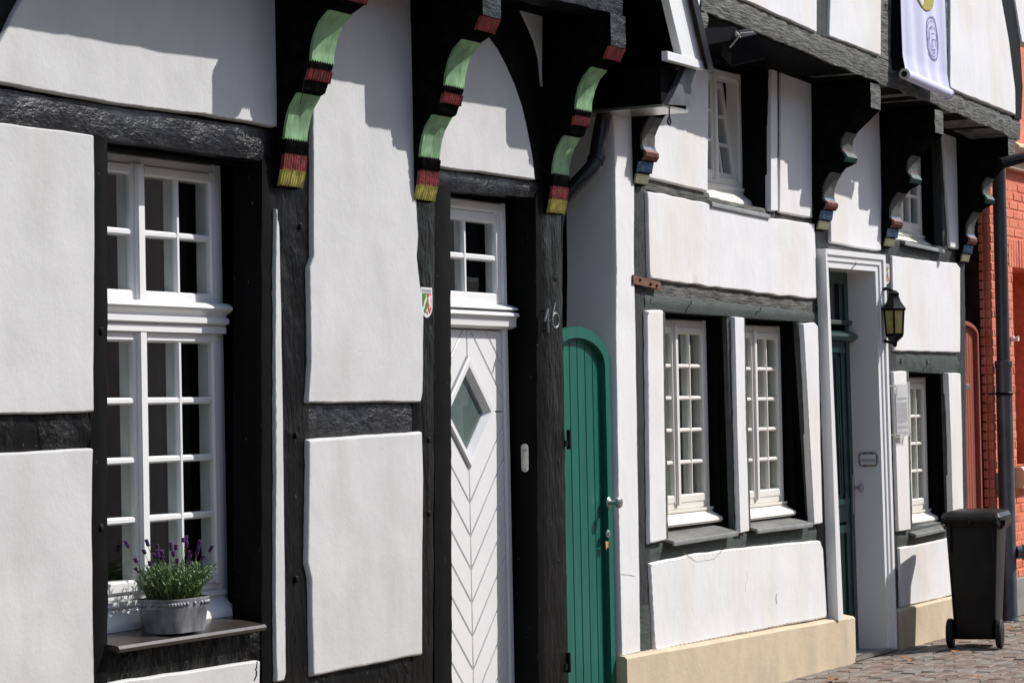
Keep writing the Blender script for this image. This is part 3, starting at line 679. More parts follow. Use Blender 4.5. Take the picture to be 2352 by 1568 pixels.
TB([(1782, 150), (1793, 150), (1794, 496), (1783, 492)], 'jamb', -.004, 'post', wob=.003)
TB([(1860, 150), (1902, 150), (1916, 1412), (1882, 1412)], 'blackgrain', 0, 'post', wob=.006)
TB([(1482, 634), (1878, 684), (1878, 724), (1482, 684)], 'weathered', .004, 'lintel', amp=.007, wob=.012)
TB([(1482, 674), (1878, 717), (1878, 741), (1482, 711)], 'greengrey', -.004, 'lintel_board', wob=.002, amp=.001)
TB([(1519, 704), (1529, 706), (1537, 1252), (1528, 1254)], 'greengrey', .004, 'post', wob=.002)
TB([(1671, 724), (1686, 726), (1700, 1228), (1687, 1226)], 'greengrey', .004, 'post', wob=.003)
TB([(1704, 727), (1713, 728), (1727, 1219), (1716, 1220)], 'greengrey', .002, 'post', wob=.002)
TB([(1833, 736), (1848, 738), (1874, 1207), (1864, 1206)], 'greengrey', .004, 'post', wob=.003)
TB([(1488, 1250), (1892, 1202), (1892, 1246), (1488, 1292)], 'greengrey', .008, 'rail')
TB([(2022, 200), (2056, 240), (2066, 1402), (2040, 1402)], 'bpost', 0, 'post', wob=.006)
TB([(1902, 554), (2028, 577), (2028, 592), (1902, 574)], 'weathered', .005, 'rail')
TB([(2158, 250), (2171, 255), (2184, 577), (2168, 573)], 'bpost', .004, 'post', wob=.003)
TB([(2048, 546), (2208, 574), (2208, 608), (2048, 588)], 'bpost', .006, 'rail', amp=.006)
TB([(2195, 270), (2214, 275), (2225, 1402), (2207, 1402)], 'bpost', 0, 'post')
TB([(2048, 806), (2208, 807), (2208, 860), (2048, 850)], 'greengrey', .003, 'rail', amp=.006)
TB([(2078, 848), (2089, 850), (2098, 1228), (2088, 1229)], 'greengrey', .004, 'post', wob=.002)
TB([(2170, 854), (2178, 855), (2189, 1207), (2182, 1208)], 'greengrey', .004, 'post', wob=.002)
TB([(2060, 1220), (2214, 1192), (2214, 1234), (2062, 1260)], 'greengrey', .006, 'rail')
def PB(pts, **k): return panel(pts, B, 'plasterB', **k)
PB([(1484, 90), (1626, 130), (1625, 300), (1624, 441), (1560, 426), (1487, 409), (1485, 330)], deep=.2)
PB([(1484, 437), (1625, 466), (1640, 474), (1760, 498), (1869, 515), (1873, 600), (1874, 687), (1760, 676), (1600, 655), (1490, 640), (1488, 560), (1486, 480)], wob=.008)
PB([(1770, 150), (1784, 152), (1784, 330), (1785, 485), (1768, 484), (1768, 300)], wob=.002, ch=.006)
PB([(1792, 150), (1862, 165), (1863, 330), (1864, 502), (1788, 489), (1790, 330)])
PB([(1483, 712), (1521, 711), (1523, 900), (1529, 1240), (1489, 1249), (1486, 1000)], proud=.022, ch=.012)
PB([(1684, 727), (1707, 729), (1712, 1000), (1719, 1219), (1697, 1224), (1690, 1000)], proud=.022, ch=.008)
PB([(1842, 742), (1870, 740), (1877, 750), (1882, 1000), (1887, 1202), (1867, 1206), (1856, 1000)], proud=.022, ch=.009)
PB([(1491, 1293), (1600, 1270), (1740, 1254), (1882, 1240), (1889, 1260), (1893, 1330), (1898, 1418), (1700, 1456), (1502, 1496), (1497, 1400)], ch=.012)
PB([(1898, 150), (2020, 200), (2023, 400), (2022, 577), (1960, 567), (1907, 557), (1903, 400)])
PB([(2046, 240), (2061, 245), (2062, 553), (2050, 549)], wob=.002, ch=.006)
PB([(2163, 260), (2199, 272), (2201, 420), (2203, 573), (2181, 568), (2172, 420)], wob=.003)
PB([(2047, 587), (2120, 597), (2196, 604), (2204, 615), (2204, 810), (2130, 808), (2052, 806), (2049, 700)])
PB([(2049, 852), (2080, 852), (2084, 1000), (2090, 1217), (2061, 1221), (2054, 1000)], proud=.022, ch=.01)
PB([(2175, 856), (2204, 857), (2208, 1000), (2211, 1200), (2186, 1205), (2181, 1000)], proud=.022, ch=.007)
PB([(2064, 1257), (2120, 1248), (2200, 1230), (2214, 1233), (2216, 1362), (2190, 1366), (2069, 1394), (2066, 1320)], ch=.011)
# plinth
def plinth(pts, yf, yb, nm='plinth'):
    mb = MB(); q = [XZ(u, v, yf) for u, v in pts]; (xa, za), (xb, zb) = q
    n = 24
    ringf = lambda y, dz: [(xa + (xb - xa) * i / n, y, za + (zb - za) * i / n + dz + .004 * nz(i * .3, 1, y, 2)) for i in range(n + 1)]
    r = [[(p[0], p[1], GZ - .02) for p in ringf(yf, 0)], ringf(yf, -.012), ringf(yf + .012, 0), ringf(yb, .012), [(p[0], p[1], GZ - .02) for p in ringf(yb, 0)]]
    for q in r: mb.v += [Vector(p) for p in q]
    m = n + 1
    for k in range(4):
        for i in range(n): mb.f.append((k * m + i, k * m + i + 1, (k + 1) * m + i + 1, (k + 1) * m + i))
    mb.f.append(tuple(k * m for k in range(5))); mb.f.append(tuple(k * m + n for k in range(5))[::-1])
    return mb.build(nm, 'plinth', B)
plinth([(1440, 1508), (1964, 1414)], -.055, .03)
plinth([(2064, 1400), (2226, 1361)], -.05, .25)
# ---- windows of house B
w = simple_window(B, *W2, .13, 5, label='white casement window next to the beige corner pier'); simple_window(B, *W3, .13, 5, label='white casement window beside the dark green door')
simple_window(B, *W1, .17, 3, open_right=True, label='upper casement window with its sash tilted inwards', cillh=.13)
simple_window(B, *W4, .15, 3, label='small upper casement window half hidden by a bracket', cillh=.10); simple_window(B, *W5, .14, 4, label='narrow casement window behind the information board')
metal_sill(B, 1549, 1245, 1696, 1222, -.05, .14, 'sillB', drop=.055); metal_sill(B, 1740, 1217, 1867, 1202, -.045, .14, 'sillB', drop=.05)
metal_sill(B, 1636, 466, 1770, 495, -.03, .18, 'sillB', drop=.03); metal_sill(B, 2080, 556, 2170, 575, -.03, .16, 'sillB', drop=.03); metal_sill(B, 2104, 1228, 2190, 1208, -.045, .15, 'sillB', drop=.055)
# ---- moulded door surround and green door
YC = -.055
o_ = [(1892, 571), (2030, 586), (2057, 1478), (1921, 1410)]; i_ = [(1906, 614), (2014, 623), (2041, 1480), (1940, 1410)]
def lerp(a, b, t): return (a[0] + (b[0] - a[0]) * t, a[1] + (b[1] - a[1]) * t)
for t0, t1, yy in ((0, .3, YC - .012), (.3, .62, YC), (.62, 1, YC + .01)):
    a = [XZ(*lerp(p, q, t0), YC) for p, q in zip(o_, i_)]; b = [XZ(*lerp(p, q, t1), YC) for p, q in zip(o_, i_)]
    bot = GZ + .02
    zl = XZ(1964, 1414, YC)[1]
    ext = lambda p, q, z: (p[0] + (q[0] - p[0]) * (z - p[1]) / (q[1] - p[1]), z)
    mb = MB(); back = .06 if t0 == 0 else .17
    mb.prism([a[0], b[0], ext(b[0], b[3], zl), ext(a[0], a[3], zl)], yy, back)
    mb.prism([a[1], b[1], ext(b[1], b[2], bot), ext(a[1], a[2], bot)], yy, back)
    mb.prism([(a[0][0] + .001, a[0][1]), (a[1][0] - .001, a[1][1]), (b[1][0] - .001, b[1][1]), (b[0][0] + .001, b[0][1])], yy - .001, back)
    mb.build('door_surround', 'white', B)
iw = [XZ(*p, YC) for p in i_]
YB = .16
DB = MB()
def dx(z, side):
    p, q = (iw[0], iw[3]) if side == 0 else (iw[1], iw[2]); return p[0] + (q[0] - p[0]) * (z - p[1]) / (q[1] - p[1])
zt_ = iw[0][1]
zbar = P(1930, 762, YB).z
def dquad(mb, s0, s1, z0, z1, y0, y1):
    f = lambda s, z: dx(z, 0) + (dx(z, 1) - dx(z, 0)) * s
    mb.prism([(f(s0, z0), z0), (f(s1, z0), z0), (f(s1, z1), z1), (f(s0, z1), z1)], y0, y1); return mb
dquad(DB, 0, .075, GZ, zt_, YB - .005, YB + .06); dquad(DB, .925, 1, GZ, zt_, YB - .005, YB + .06); dquad(DB, .075, .925, zt_ - .07, zt_ + .03, YB - .004, YB + .06)
GD = DB.build('front_door', 'doorgreen', B); GD['label'] = 'dark green panelled door with a glazed fanlight'
mb = MB()
for s0, s1, z0, z1 in ((.075, .17, GZ + .03, zbar), (.83, .925, GZ + .03, zbar), (.46, .54, GZ + .03, zbar), (.17, .83, GZ + .03, GZ + .25), (.17, .83, .62, .75), (.17, .83, zbar - .12, zbar)): dquad(mb, s0, s1, z0, z1, YB + .004, YB + .045)
mb.build('door_leaf', 'doorgreen', GD)
MBp = MB(); dquad(MBp, .16, .84, GZ + .2, zbar - .1, YB + .028, YB + .04); MBp.build('door_backing', 'doorgreen', GD)
for s0, s1, z0, z1 in ((.2, .43, GZ + .28, .59), (.57, .80, GZ + .28, .59), (.2, .43, .78, zbar - .15), (.57, .80, .78, zbar - .15)):
    mb = MB(); dquad(mb, s0, s1, z0, z1, YB + .014, YB + .03); mb.build('door_panel', 'doorgreen', GD)
for s in (.20, .35, .57, .72):
    mb = MB(); dquad(mb, s, s + .03, .80, zbar - .17, YB + .006, YB + .02); dquad(mb, s + .05, s + .08, .80, zbar - .17, YB + .006, YB + .02); mb.build('fluted_moulding', 'doorgreen', GD)
for z0, z1, yy in ((.55, .60, -.012), (.74, .775, -.015), (zbar - .14, zbar - .11, -.02)):
    mb = MB(); dquad(mb, .14, .86, z0, z1, YB + yy, YB + .02); mb.build('cross_moulding', 'doorgreen', GD)
za, zb = dx, None
pr = []
for k in range(9): t = math.pi * k / 8; pr.append((YB - .02 - .05 * math.sin(t), zbar + .005 - .075 * k / 8))
MB().xprism([(YB + .02, zbar + .005)] + pr + [(YB + .02, zbar - .07)], dx(zbar, 0) + .002, dx(zbar, 1) - .002).build('transom_moulding', 'doorgreen', GD)
MB().box(dx(zbar, 0) + .003, dx(zbar, 1) - .003, YB - .03, YB + .05, zbar + .045, zbar + .075, .004).build('transom_ledge', 'greengrey', GD)
for s0, s1 in ((.075, .16), (.84, .925), (.47, .53)): mb = MB(); dquad(mb, s0, s1, zbar + .075, zt_ - .07, YB + .006, YB + .05); mb.build('fanlight_frame', 'doorgreen', GD)
for s0, s1 in ((.16, .47), (.53, .84)):
    mb = MB(); dquad(mb, s0, s1, zbar + .075, zt_ - .07, YB + .022, YB + .027); mb.build('pane', 'glass', GD)
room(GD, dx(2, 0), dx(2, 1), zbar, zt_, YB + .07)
hd = P(1962, 1134, YB - .01); mb = MB(); mb.box(hd.x - .018, hd.x + .018, YB - .012, YB + .01, hd.z - .13, hd.z + .13, .006); mb.build('handle_plate', 'signgrey', GD)
k = P(1976, 1120, YB - .07); mb = MB(); mb.tube([(hd.x, YB, hd.z + .04), (hd.x, YB - .05, hd.z + .04)], .009, 10); mb.lathe((hd.x, YB - .045, hd.z + .04), (0, -1, 0), [(.01, 0), (.028, .006), (.03, .018), (.02, .03), (0, .034)], 16); mb.build('door_knob', 'signgrey', GD)
mb = MB(); p, q = P(1967, 1504, -.06), P(2049, 1482, -.06)
MB().box(p.x, q.x, -.045, .2, GZ, GZ + .03, .004).build('threshold', 'concrete', GD)
for i in range(26):
    x = p.x + .01 + (q.x - p.x - .02) * i / 25; mb.box(x - .006, x + .006, -.06, -.02, GZ + .018, GZ + .036)
mb.box(p.x, q.x, -.062, -.056, GZ + .01, GZ + .034); mb.build('foot_grating', 'steel', GD)
# ---- brackets and jetty of house B
JB = []
for (u, v, w_) in ((1457, 421, .165), (1877, 526, .185), (2031, 565, .185), (2207, 600, .175)):
    p = P(u, v, -.03); bracket(B, p.x, p.z, w_, PROF_B, BANDS_B, .165, 'weathered'); JB.append((p.x, p.z + .745))
YU = -.425
timber([(1612, -36), (2048, 139), (2048, 200), (1612, 22)], B, 'weathered', YU, .3, 'sill_beam', amp=.006, wob=.01)
timber([(2048, 160), (2344, 275), (2344, 322), (2048, 200)], B, 'weathered', YU + .004, .3, 'sill_beam', amp=.008, wob=.016)
xu0, xu1 = P(1600, 20, YU).x, P(2340, 290, YU).x
zu = min(P(2340, 290, YU).z, P(1620, 0, YU).z)
def zfl(x): return JB[0][1] + .165 + (JB[3][1] - JB[0][1]) * (x - JB[0][0]) / (JB[3][0] - JB[0][0])
MB().hexa([(xu0, -.40, zfl(xu0) - .0), (xu1, -.40, zfl(xu1) - .0), (xu1, .05, zfl(xu1)), (xu0, .05, zfl(xu0))], [(xu0, -.40, zfl(xu0) + .07), (xu1, -.40, zfl(xu1) + .07), (xu1, .05, zfl(xu1) + .07), (xu0, .05, zfl(xu0) + .07)]).build('floor_boards', 'boards', B)
MB().prism([(xu0, zfl(xu0) + .12), (xu1, zfl(xu1) + .12), (xu1, 6.2), (xu0, 6.2)], YU + .06, 5.9).build('upper_wall', 'plasterB', B)
MB().add([(xu0 - .3, -.8, 6.05), (xu1 + .3, -.8, 6.05), (xu1 + .3, 3, 9.2), (xu0 - .3, 3, 9.2), (xu0 - .3, 6.4, 6.05), (xu1 + .3, 6.4, 6.05)], [(0, 1, 2, 3), (3, 2, 5, 4), (0, 3, 4), (1, 5, 2), (0, 4, 5, 1)]).build('roof_tiles', 'tile', B)
def TU(pts, m='weathered', y=YU, name='post'): return timber(pts, B, m, y, .1, name, wob=.004)
def PU(pts): return panel(pts, B, 'plasterB', YU + .004, .018, deep=.06)
TU([(1876, -160), (1908, -160), (1901, 86), (1872, 78)], 'bpost'); TU([(2022, -160), (2052, -160), (2047, 142), (2019, 130)], 'weathered')
TU([(2166, -160), (2182, -160), (2182, 212), (2168, 208)], 'weathered', YU + .002)
pprism([(2052, -160), (2168, -160), (2170, 210), (2046, 160)], YU + .012, YU + .1, 'dark_boarding', 'boards', B)
pprism([(2275, -160), (2312, -160), (2327, 0), (2343, 100), (2349, 200), (2346, 275), (2330, 272), (2330, 205), (2316, 95), (2299, 0)], YU - .004, YU + .1, 'curved_brace', 'jamb', B)
PU([(1560, -160), (1876, -160), (1874, 76), (1790, 38), (1700, -2), (1616, -38)]); PU([(1908, -160), (2024, -160), (2021, 129), (1960, 106), (1902, 84)])
PU([(2181, -160), (2276, -160), (2299, 0), (2316, 95), (2330, 205), (2331, 265), (2260, 236), (2180, 204)]); PU([(2314, -160), (2400, -160), (2400, 120), (2345, 98), (2329, 0)])
pprism([(1570, -120), (1622, -120), (1602, 50), (1585, 0)], YU - .01, YU + .08, 'corner_board', 'white', B)
timber([(1606, 28), (1626, 28), (1626, 66), (1606, 66)], B, 'weathered', YU - .008, .3, 'joist_end', amp=.005)
# rusty iron strap on the corner post
pprism([(1455, 631), (1518, 648), (1518, 665), (1455, 651)], -.03, -.012, 'iron_strap', 'rust', B)

# ================================================================== HOUSE C: orange painted brick
xc0 = P(2263, 900, .05).x; xc1 = P(2278, 900, 0).x
C = empty('brick_house', (xc1 + 2.5, 0, GZ), 'orange painted brick house at the end of the row with a grey downpipe', 'house')
ZC = 3.0; xw0 = P(2331, 850, 0).x
zl0, zl1 = P(2340, 616, 0).z, P(2340, 548, 0).z
zs = P(2340, 1071, 0).z; zs0 = P(2345, 1119, 0).z; zp = P(2348, 1323, 0).z
xw1 = xw0 + 1.1
mb = MB(); mb.box(xc0, xc0 + .5, .055, 6, GZ, 7.0); mb.build('side_wall', 'shadebrick', C)
core(C, 'orangejoint', xc1 + .01, xc1 + 6, GZ, 7.0, [(xw0, xw1, zs, zl0)], .0035, .3)
MB().box(xw0 - .02, xw1 + .02, .3, .34, zs, zl0).build('wall_recess', 'orangejoint', C)
BL, BH, J = .225, .072, .011
meshes = {}
def brick(parent, x0, x1, z, h, y0, y1, m='orange'):
    key = (round(x1 - x0, 3), round(h, 3), round(y1 - y0, 3), m)
    if key not in meshes:
        mb = MB(); mb.box(-(x1 - x0) / 2, (x1 - x0) / 2, -(y1 - y0), 0, 0, h, .006)
        me = bpy.data.meshes.new('brick'); me.from_pydata(mb.v, [], mb.f)
        import bmesh
        bm = bmesh.new(); bm.from_mesh(me); bmesh.ops.recalc_face_normals(bm, faces=bm.faces); bm.to_mesh(me); bm.free(); me.materials.append(M[m]); meshes[key] = me
    o = bpy.data.objects.new('brick', meshes[key])
    link(o, parent, Vector(((x0 + x1) / 2, y1 + random.uniform(-.0025, .0025), z)))
    o.rotation_euler = (random.uniform(-.015, .015), random.uniform(-.012, .012), random.uniform(-.008, .008)); return o
row = 0; z = GZ + .01
while z < 3.1:
    off = xc1 + (0 if row % 2 else -BL / 2 - J / 2)
    x = off
    while x < xc1 + 1.25:
        a, b = max(x, xc1), x + BL
        skip = (zs < z + BH / 2 < zl1 and b > xw0 + .02)
        if zs < z + BH / 2 < zl1 and a < xw0 < b: b = xw0; skip = False
        if b - a > .04 and not skip: brick(C, a, b, z, BH - J, 0, .03)
        x += BL + J
    # narrow return of the set-back layer beside the passage
    if row % 1 == 0: brick(C, xc0 - .002, xc1 + .02, z, BH - J, .045, .075)
    row += 1; z += BH
x = xw0 - .1
while x < xw1 + .1: brick(C, x, x + .062, zl0, zl1 - zl0 - .01, -.004, .028); x += .073
pr = [(.02, zs0), (-.06, zs0), (-.075, zs0 + .03), (-.075, zs - .03), (-.05, zs), (.1, zs)]
MB().xprism(pr, xw0 - .07, xw1 + .1).build('window_sill', 'plinth', C)
MB().box(P(2298, 1100, -.03).x, P(2306, 1100, -.03).x + .02, -.045, .02, P(2300, 1125, -.03).z, P(2300, 1085, -.03).z, .006).build('corbel_stone', 'plinth', C)
MB().box(P(2312, 1350, -.03).x, xc1 + 6, -.035, .02, GZ, zp, .01).build('plinth', 'concrete', C)
zc0, zc1 = P(2335, 385, -.1).z, P(2340, 330, -.1).z
pr = [(.05, zc0), (-.06, zc0), (-.075, zc0 + .05), (-.1, zc0 + .06), (-.12, zc0 + .12), (-.16, zc0 + .15), (-.16, zc1 - .03), (-.12, zc1), (.05, zc1)]
MB().xprism(pr, xc1 + .35, xc1 + 6).build('cornice', 'plinth', C)
mb = MB()
for k, t in enumerate((.0, .035, .07)): mb.lathe((P(2319, 335, -.12).x + .02, -.13, zc1 + t - .01), (0, 0, 1), [(.05 - .01 * k, 0), (.055 - .01 * k, .015), (.045 - .01 * k, .03)], 14)
mb.build('cornice_end', 'signwhite', C)
MB().box(xc1 + .3, xc1 + 6, -.03, .008, zc1 + .01, 7.0).build('upper_wall', 'orange', C)
MB().box(xc1 - .1, xc1 + 6.2, -.4, 6, 7.0, 7.3).build('roof', 'tile', C)
mb = MB(); p = P(2334, 778, -.04); mb.lathe((p.x, -.005, p.z), (0, -1, 0), [(.022, 0), (.022, .02), (.014, .024), (.014, .04), (.02, .044), (.02, .055)], 16); mb.build('wall_knob', 'signwhite', C)
# downpipe of the brick house (upper length dark, standpipe below)
pb = P(2322, 1424, -.1); pt = P(2312, 500, -.1)
dpx = (pb.x + pt.x) / 2 - .02
D1 = empty('downpipe', (dpx, -.075, GZ), 'straight grey metal downpipe in front of the orange brick wall', 'downpipe')
zj = P(2316, 835, -.1).z
MB().lathe((dpx, -.075, zj - .02), (0, 0, 1), [(.052, 0), (.052, 3.9)], 24).build('upper_pipe', 'pipedark', D1)
MB().lathe((dpx, -.075, GZ), (0, 0, 1), [(.075, 0), (.068, .02), (.062, .03), (.062, zj - GZ - .03), (.066, zj - GZ - .025), (.068, zj - GZ), (.066, zj - GZ + .02), (.054, zj - GZ + .024)], 24).build('standpipe', 'pipegrey', D1)
zz = P(2316, 904, -.1).z; mb = MB(); mb.lathe((dpx, -.075, zz - .012), (0, 0, 1), [(.0635, 0), (.067, .004), (.067, .02), (.0635, .024)], 24); mb.tube([(dpx - .06, -.1, zz), (dpx - .1, .02, zz)], .006, 8); mb.build('pipe_clamp', 'iron', D1)
zz = P(2340, 1265, -.1).z; mb = MB(); mb.tube([(dpx + .03, -.13, zz), (dpx + .06, -.17, zz)], .05, 16); mb.lathe((dpx + .058, -.168, zz), (.6, -.8, 0), [(.05, 0), (.058, .003), (.06, .012), (.05, .02), (.0, .021)], 20); mb.build('inspection_cap', 'pipegrey', D1)

# ================================================================== GATES
def gate(name, label, cx, hwid, zspring, ztop, zb, y, m, ringw, npl, parts=True):
    g = empty(name, (cx, y, zb), label, 'gate')
    def outer(r, zs_, zt_, n=20):
        return [(cx + r * math.cos(math.pi * k / n), zs_ + (zt_ - zs_) * math.sin(math.pi * k / n)) for k in range(n + 1)]
    O = [(cx + hwid, zb)] + outer(hwid, zspring, ztop) + [(cx - hwid, zb)]
    ri = hwid - ringw
    I = [(cx + ri, zb)] + outer(ri, zspring, ztop - ringw) + [(cx - ri, zb)]
    mb = MB(); n = len(O)
    for r, yy in ((O, y), (I, y), (I, y + .045), (O, y + .045)): mb.v += [Vector((x, yy, z)) for x, z in r]
    for i in range(n - 1):
        for k in range(4): mb.f.append((k * n + i, k * n + i + 1, ((k + 1) % 4) * n + i + 1, ((k + 1) % 4) * n + i))
    mb.f += [(0, n, 2 * n, 3 * n), (n - 1, 2 * n - 1, 3 * n - 1, 4 * n - 1)]; mb.build('frame', m, g)
    pw = 2 * ri / npl
    for k in range(npl):
        a, b = cx - ri + pw * k + .0025, cx - ri + pw * (k + 1) - .0025
        f = lambda x: zspring + (ztop - ringw - zspring) * math.sqrt(max(0, 1 - ((x - cx) / ri) ** 2)) + .012
        q = 5; top = [(b - (b - a) * i / q, f(b - (b - a) * i / q)) for i in range(q + 1)]
        poly = [(a, zb + .02), (b, zb + .02)] + top
        mb = MB(); pi = inset(poly, .003); nn = len(poly)
        for rr, yy in ((poly, y + .044), (poly, y + .036), (pi, y + .032)): mb.v += [Vector((x, yy, z)) for x, z in rr]
        for kk in range(2):
            for i in range(nn): j = (i + 1) % nn; mb.f.append((kk * nn + i, kk * nn + j, (kk + 1) * nn + j, (kk + 1) * nn + i))
        mb.f.append(tuple(2 * nn + i for i in range(nn))); mb.f.append(tuple(range(nn))[::-1]); mb.build('plank', m, g)
    return g
YG = .004
gr = P(1404, 1000, YG).x; gc = P(1328, 760, YG).x
g1 = gate('garden_gate', 'green arched plank gate in the passage beside the number 16 post', gc, gr - gc, P(1395, 842, YG).z, P(1330, 750, YG).z, GZ + .03, YG, 'gategreen', .058, 7)
for v in (1018, 1530):
    p = P(1306, v, YG - .02); mb = MB(); mb.box(p.x - .03, p.x + .02, YG - .016, YG - .002, p.z - .016, p.z + .016); mb.tube([(p.x + .015, YG - .014, p.z - .03), (p.x + .015, YG - .014, p.z + .07)], .011, 10); mb.build('hinge', 'iron', g1)
p = P(1397, 1154, YG); mb = MB(); mb.lathe((p.x, YG, p.z), (0, -1, 0), [(.03, 0), (.03, .006), (.024, .01), (.012, .016), (.012, .05), (.028, .054), (.03, .066), (.022, .076), (0, .079)], 20); mb.build('door_knob', 'steel', g1)
p = P(1395, 1225, YG); mb = MB(); mb.lathe((p.x, YG, p.z), (0, -1, 0), [(.022, 0), (.022, .006), (.012, .009), (.012, .014), (0, .015)], 16); mb.build('lock', 'steel', g1)
mb = MB(); p = P(1394, 1250, YG); mb.prism([(p.x - .02, p.z + .02), (p.x - .012, p.z - .03), (p.x, p.z - .012), (p.x + .012, p.z - .02), (p.x + .018, p.z + .015)], YG - .002, YG + .002); mb.build('worn_patch', 'wood', g1)
gl, gr2 = P(2200, 900, .03).x, P(2251, 900, .03).x
g2 = gate('garden_gate', 'red-brown grooved gate in the dark gap beside the orange brick house', (gl + gr2) / 2 - .1, (gr2 - gl) / 2 + .1, P(2246, 770, .03).z, P(2230, 737, .03).z, GZ + .03, .03, 'gatered', .03, 11)
p = P(2222, 889, .02); mb = MB(); mb.box(p.x - .05, p.x + .05, .015, .03, p.z - .022, p.z + .022, .003); mb.build('latch', 'steel', g2)

# ================================================================== SMALL THINGS ON HOUSE A
def plaque(u, v, y, label, hgt):
    p = P(u, v, y); x0, zt = p.x, p.z; k = hgt / 1290.0; kx = k * 1.93
    f = lambda pts: [(x0 + (a - 390) * kx, zt - (b - 180) * k) for a, b in pts]
    o = empty('monument_plaque', (x0 + 250 * kx, y, zt - hgt), label, 'plaque')
    sh = [(395, 185), (905, 185), (912, 600), (905, 1000), (880, 1180), (820, 1320), (740, 1420), (640, 1470), (560, 1420), (480, 1310), (420, 1150), (395, 900)]
    def layer(pts, yy, nm, m): MB().prism(f(pts), y - yy, y).build(nm, m, o)
    layer(sh, .004, 'shield', 'signwhite')
    layer([(440, 250), (860, 250), (860, 385), (440, 385)], .0052, 'header_field', 'signgrey')
    layer([(450, 430), (640, 430), (605, 600), (540, 780), (500, 950), (470, 1030), (452, 900)], .0055, 'green_field', 'signgreen')
    layer([(655, 740), (650, 1050), (600, 1220), (560, 1300), (500, 1160), (560, 1020), (600, 850)], .0055, 'green_field', 'signgreen')
    layer([(665, 430), (855, 430), (850, 900), (845, 1100), (770, 1290), (700, 1090), (660, 1000)], .0055, 'red_field', 'signred')
    layer([(730, 600), (745, 540), (800, 500), (830, 520), (830, 640), (790, 740), (830, 860), (825, 980), (760, 1050), (705, 1060), (745, 1010), (745, 900), (705, 800), (720, 700), (670, 660), (690, 640)], .0065, 'horse_emblem', 'signwhite')
    layer([(630, 1230), (655, 1185), (690, 1230), (665, 1330)], .0065, 'rose_emblem', 'signred')
    txt(o, 'DENKMAL', (x0 + (650 - 390) * kx, y - .0056, zt - (345 - 180) * k), 100 * k, 'signwhite', wmax=380 * kx)
    return o
def txt(parent, s, loc, size, m, wmax=None, rot=(math.pi / 2, 0, 0), name='lettering', bold=0):
    cu = bpy.data.curves.new(name, 'FONT'); cu.body = s; cu.size = size * 1.4; cu.align_x = 'CENTER'; cu.extrude = .0006; cu.offset = bold
    tmp = bpy.data.objects.new('tmp', cu); COL.objects.link(tmp); bpy.context.view_layer.update()
    me = bpy.data.meshes.new_from_object(tmp.evaluated_get(bpy.context.evaluated_depsgraph_get())); bpy.data.objects.remove(tmp)
    if wmax:
        w = max(v.co.x for v in me.vertices) - min(v.co.x for v in me.vertices)
        for v in me.vertices: v.co.x *= wmax / w
    me.materials.clear(); me.materials.append(M[m]); o = bpy.data.objects.new(name, me); link(o, parent, Vector(loc)); o.rotation_euler = rot; return o
plaque(964.5, 659, -.012, 'small green, white and red shield plaque on the post left of the white door', .142)
plaque(2029.5, 605, -.012, 'small green, white and red shield plaque above the wall lantern', .14)
# house number 16
hn = empty('house_number', P(1262, 770, -.03), 'tall slim metal number 16 on the black door post', 'house number')
def HP(x, y): return P((2150 + x / 5.6) * .5742, (1100 + y / 5.6) * .5742, -.035)
mb = MB(); mb.tube([HP(160, 1040), HP(195, 890), HP(232, 750)], [.0055, .007, .006], 8); mb.tube([HP(230, 750), HP(232, 1000), HP(240, 1285)], .0065, 8); mb.build('digit_one', 'numeral', hn)
mb = MB(); pts = [(390, 620), (365, 720), (345, 830), (328, 950), (330, 1060), (355, 1150), (400, 1185), (450, 1150), (475, 1060), (475, 980), (445, 890), (400, 850), (360, 870), (338, 930)]
mb.tube([HP(*q) for q in pts], .0062, 8); mb.build('digit_six', 'numeral', hn)
mb = MB()
for q in ((232, 800), (240, 1240), (335, 950)): a = HP(*q); mb.tube([a, a + Vector((0, .04, 0))], .003, 6)
mb.build('fixing_pin', 'iron', hn)
# doorbell plate in the reveal (facing the street's near end)
xj = P(1236, 1050, .005).x - .004
a, b = P(1205, 1015, .09), P(1222, 1085, .05)
yc = .075; zc = (P(1213, 1018, yc).z + P(1213, 1083, yc).z) / 2; hz = (P(1213, 1018, yc).z - P(1213, 1083, yc).z) / 2
bell = empty('doorbell_plate', (xj, yc, zc - hz), 'slim rounded steel bell plate on the black jamb right of the white door', 'doorbell')
mb = MB(); pl = []
for k in range(24):
    t = 2 * math.pi * k / 24; pl.append((yc + .021 * math.cos(t), zc + (hz - .021) * (1 if math.sin(t) >= 0 else -1) + .021 * math.sin(t)))
mb.xprism(pl, xj - .006, xj + .004); mb.build('plate', 'steel', bell)
MB().lathe((xj - .005, yc, zc + hz * .55), (-1, 0, 0), [(.009, 0), (.009, .004), (.006, .007), (0, .008)], 14).build('push_button', 'steel', bell)
MB().lathe((xj - .005, yc, zc - hz * .85), (-1, 0, 0), [(.005, 0), (.004, .002), (0, .003)], 10).build('screw', 'rust', bell)
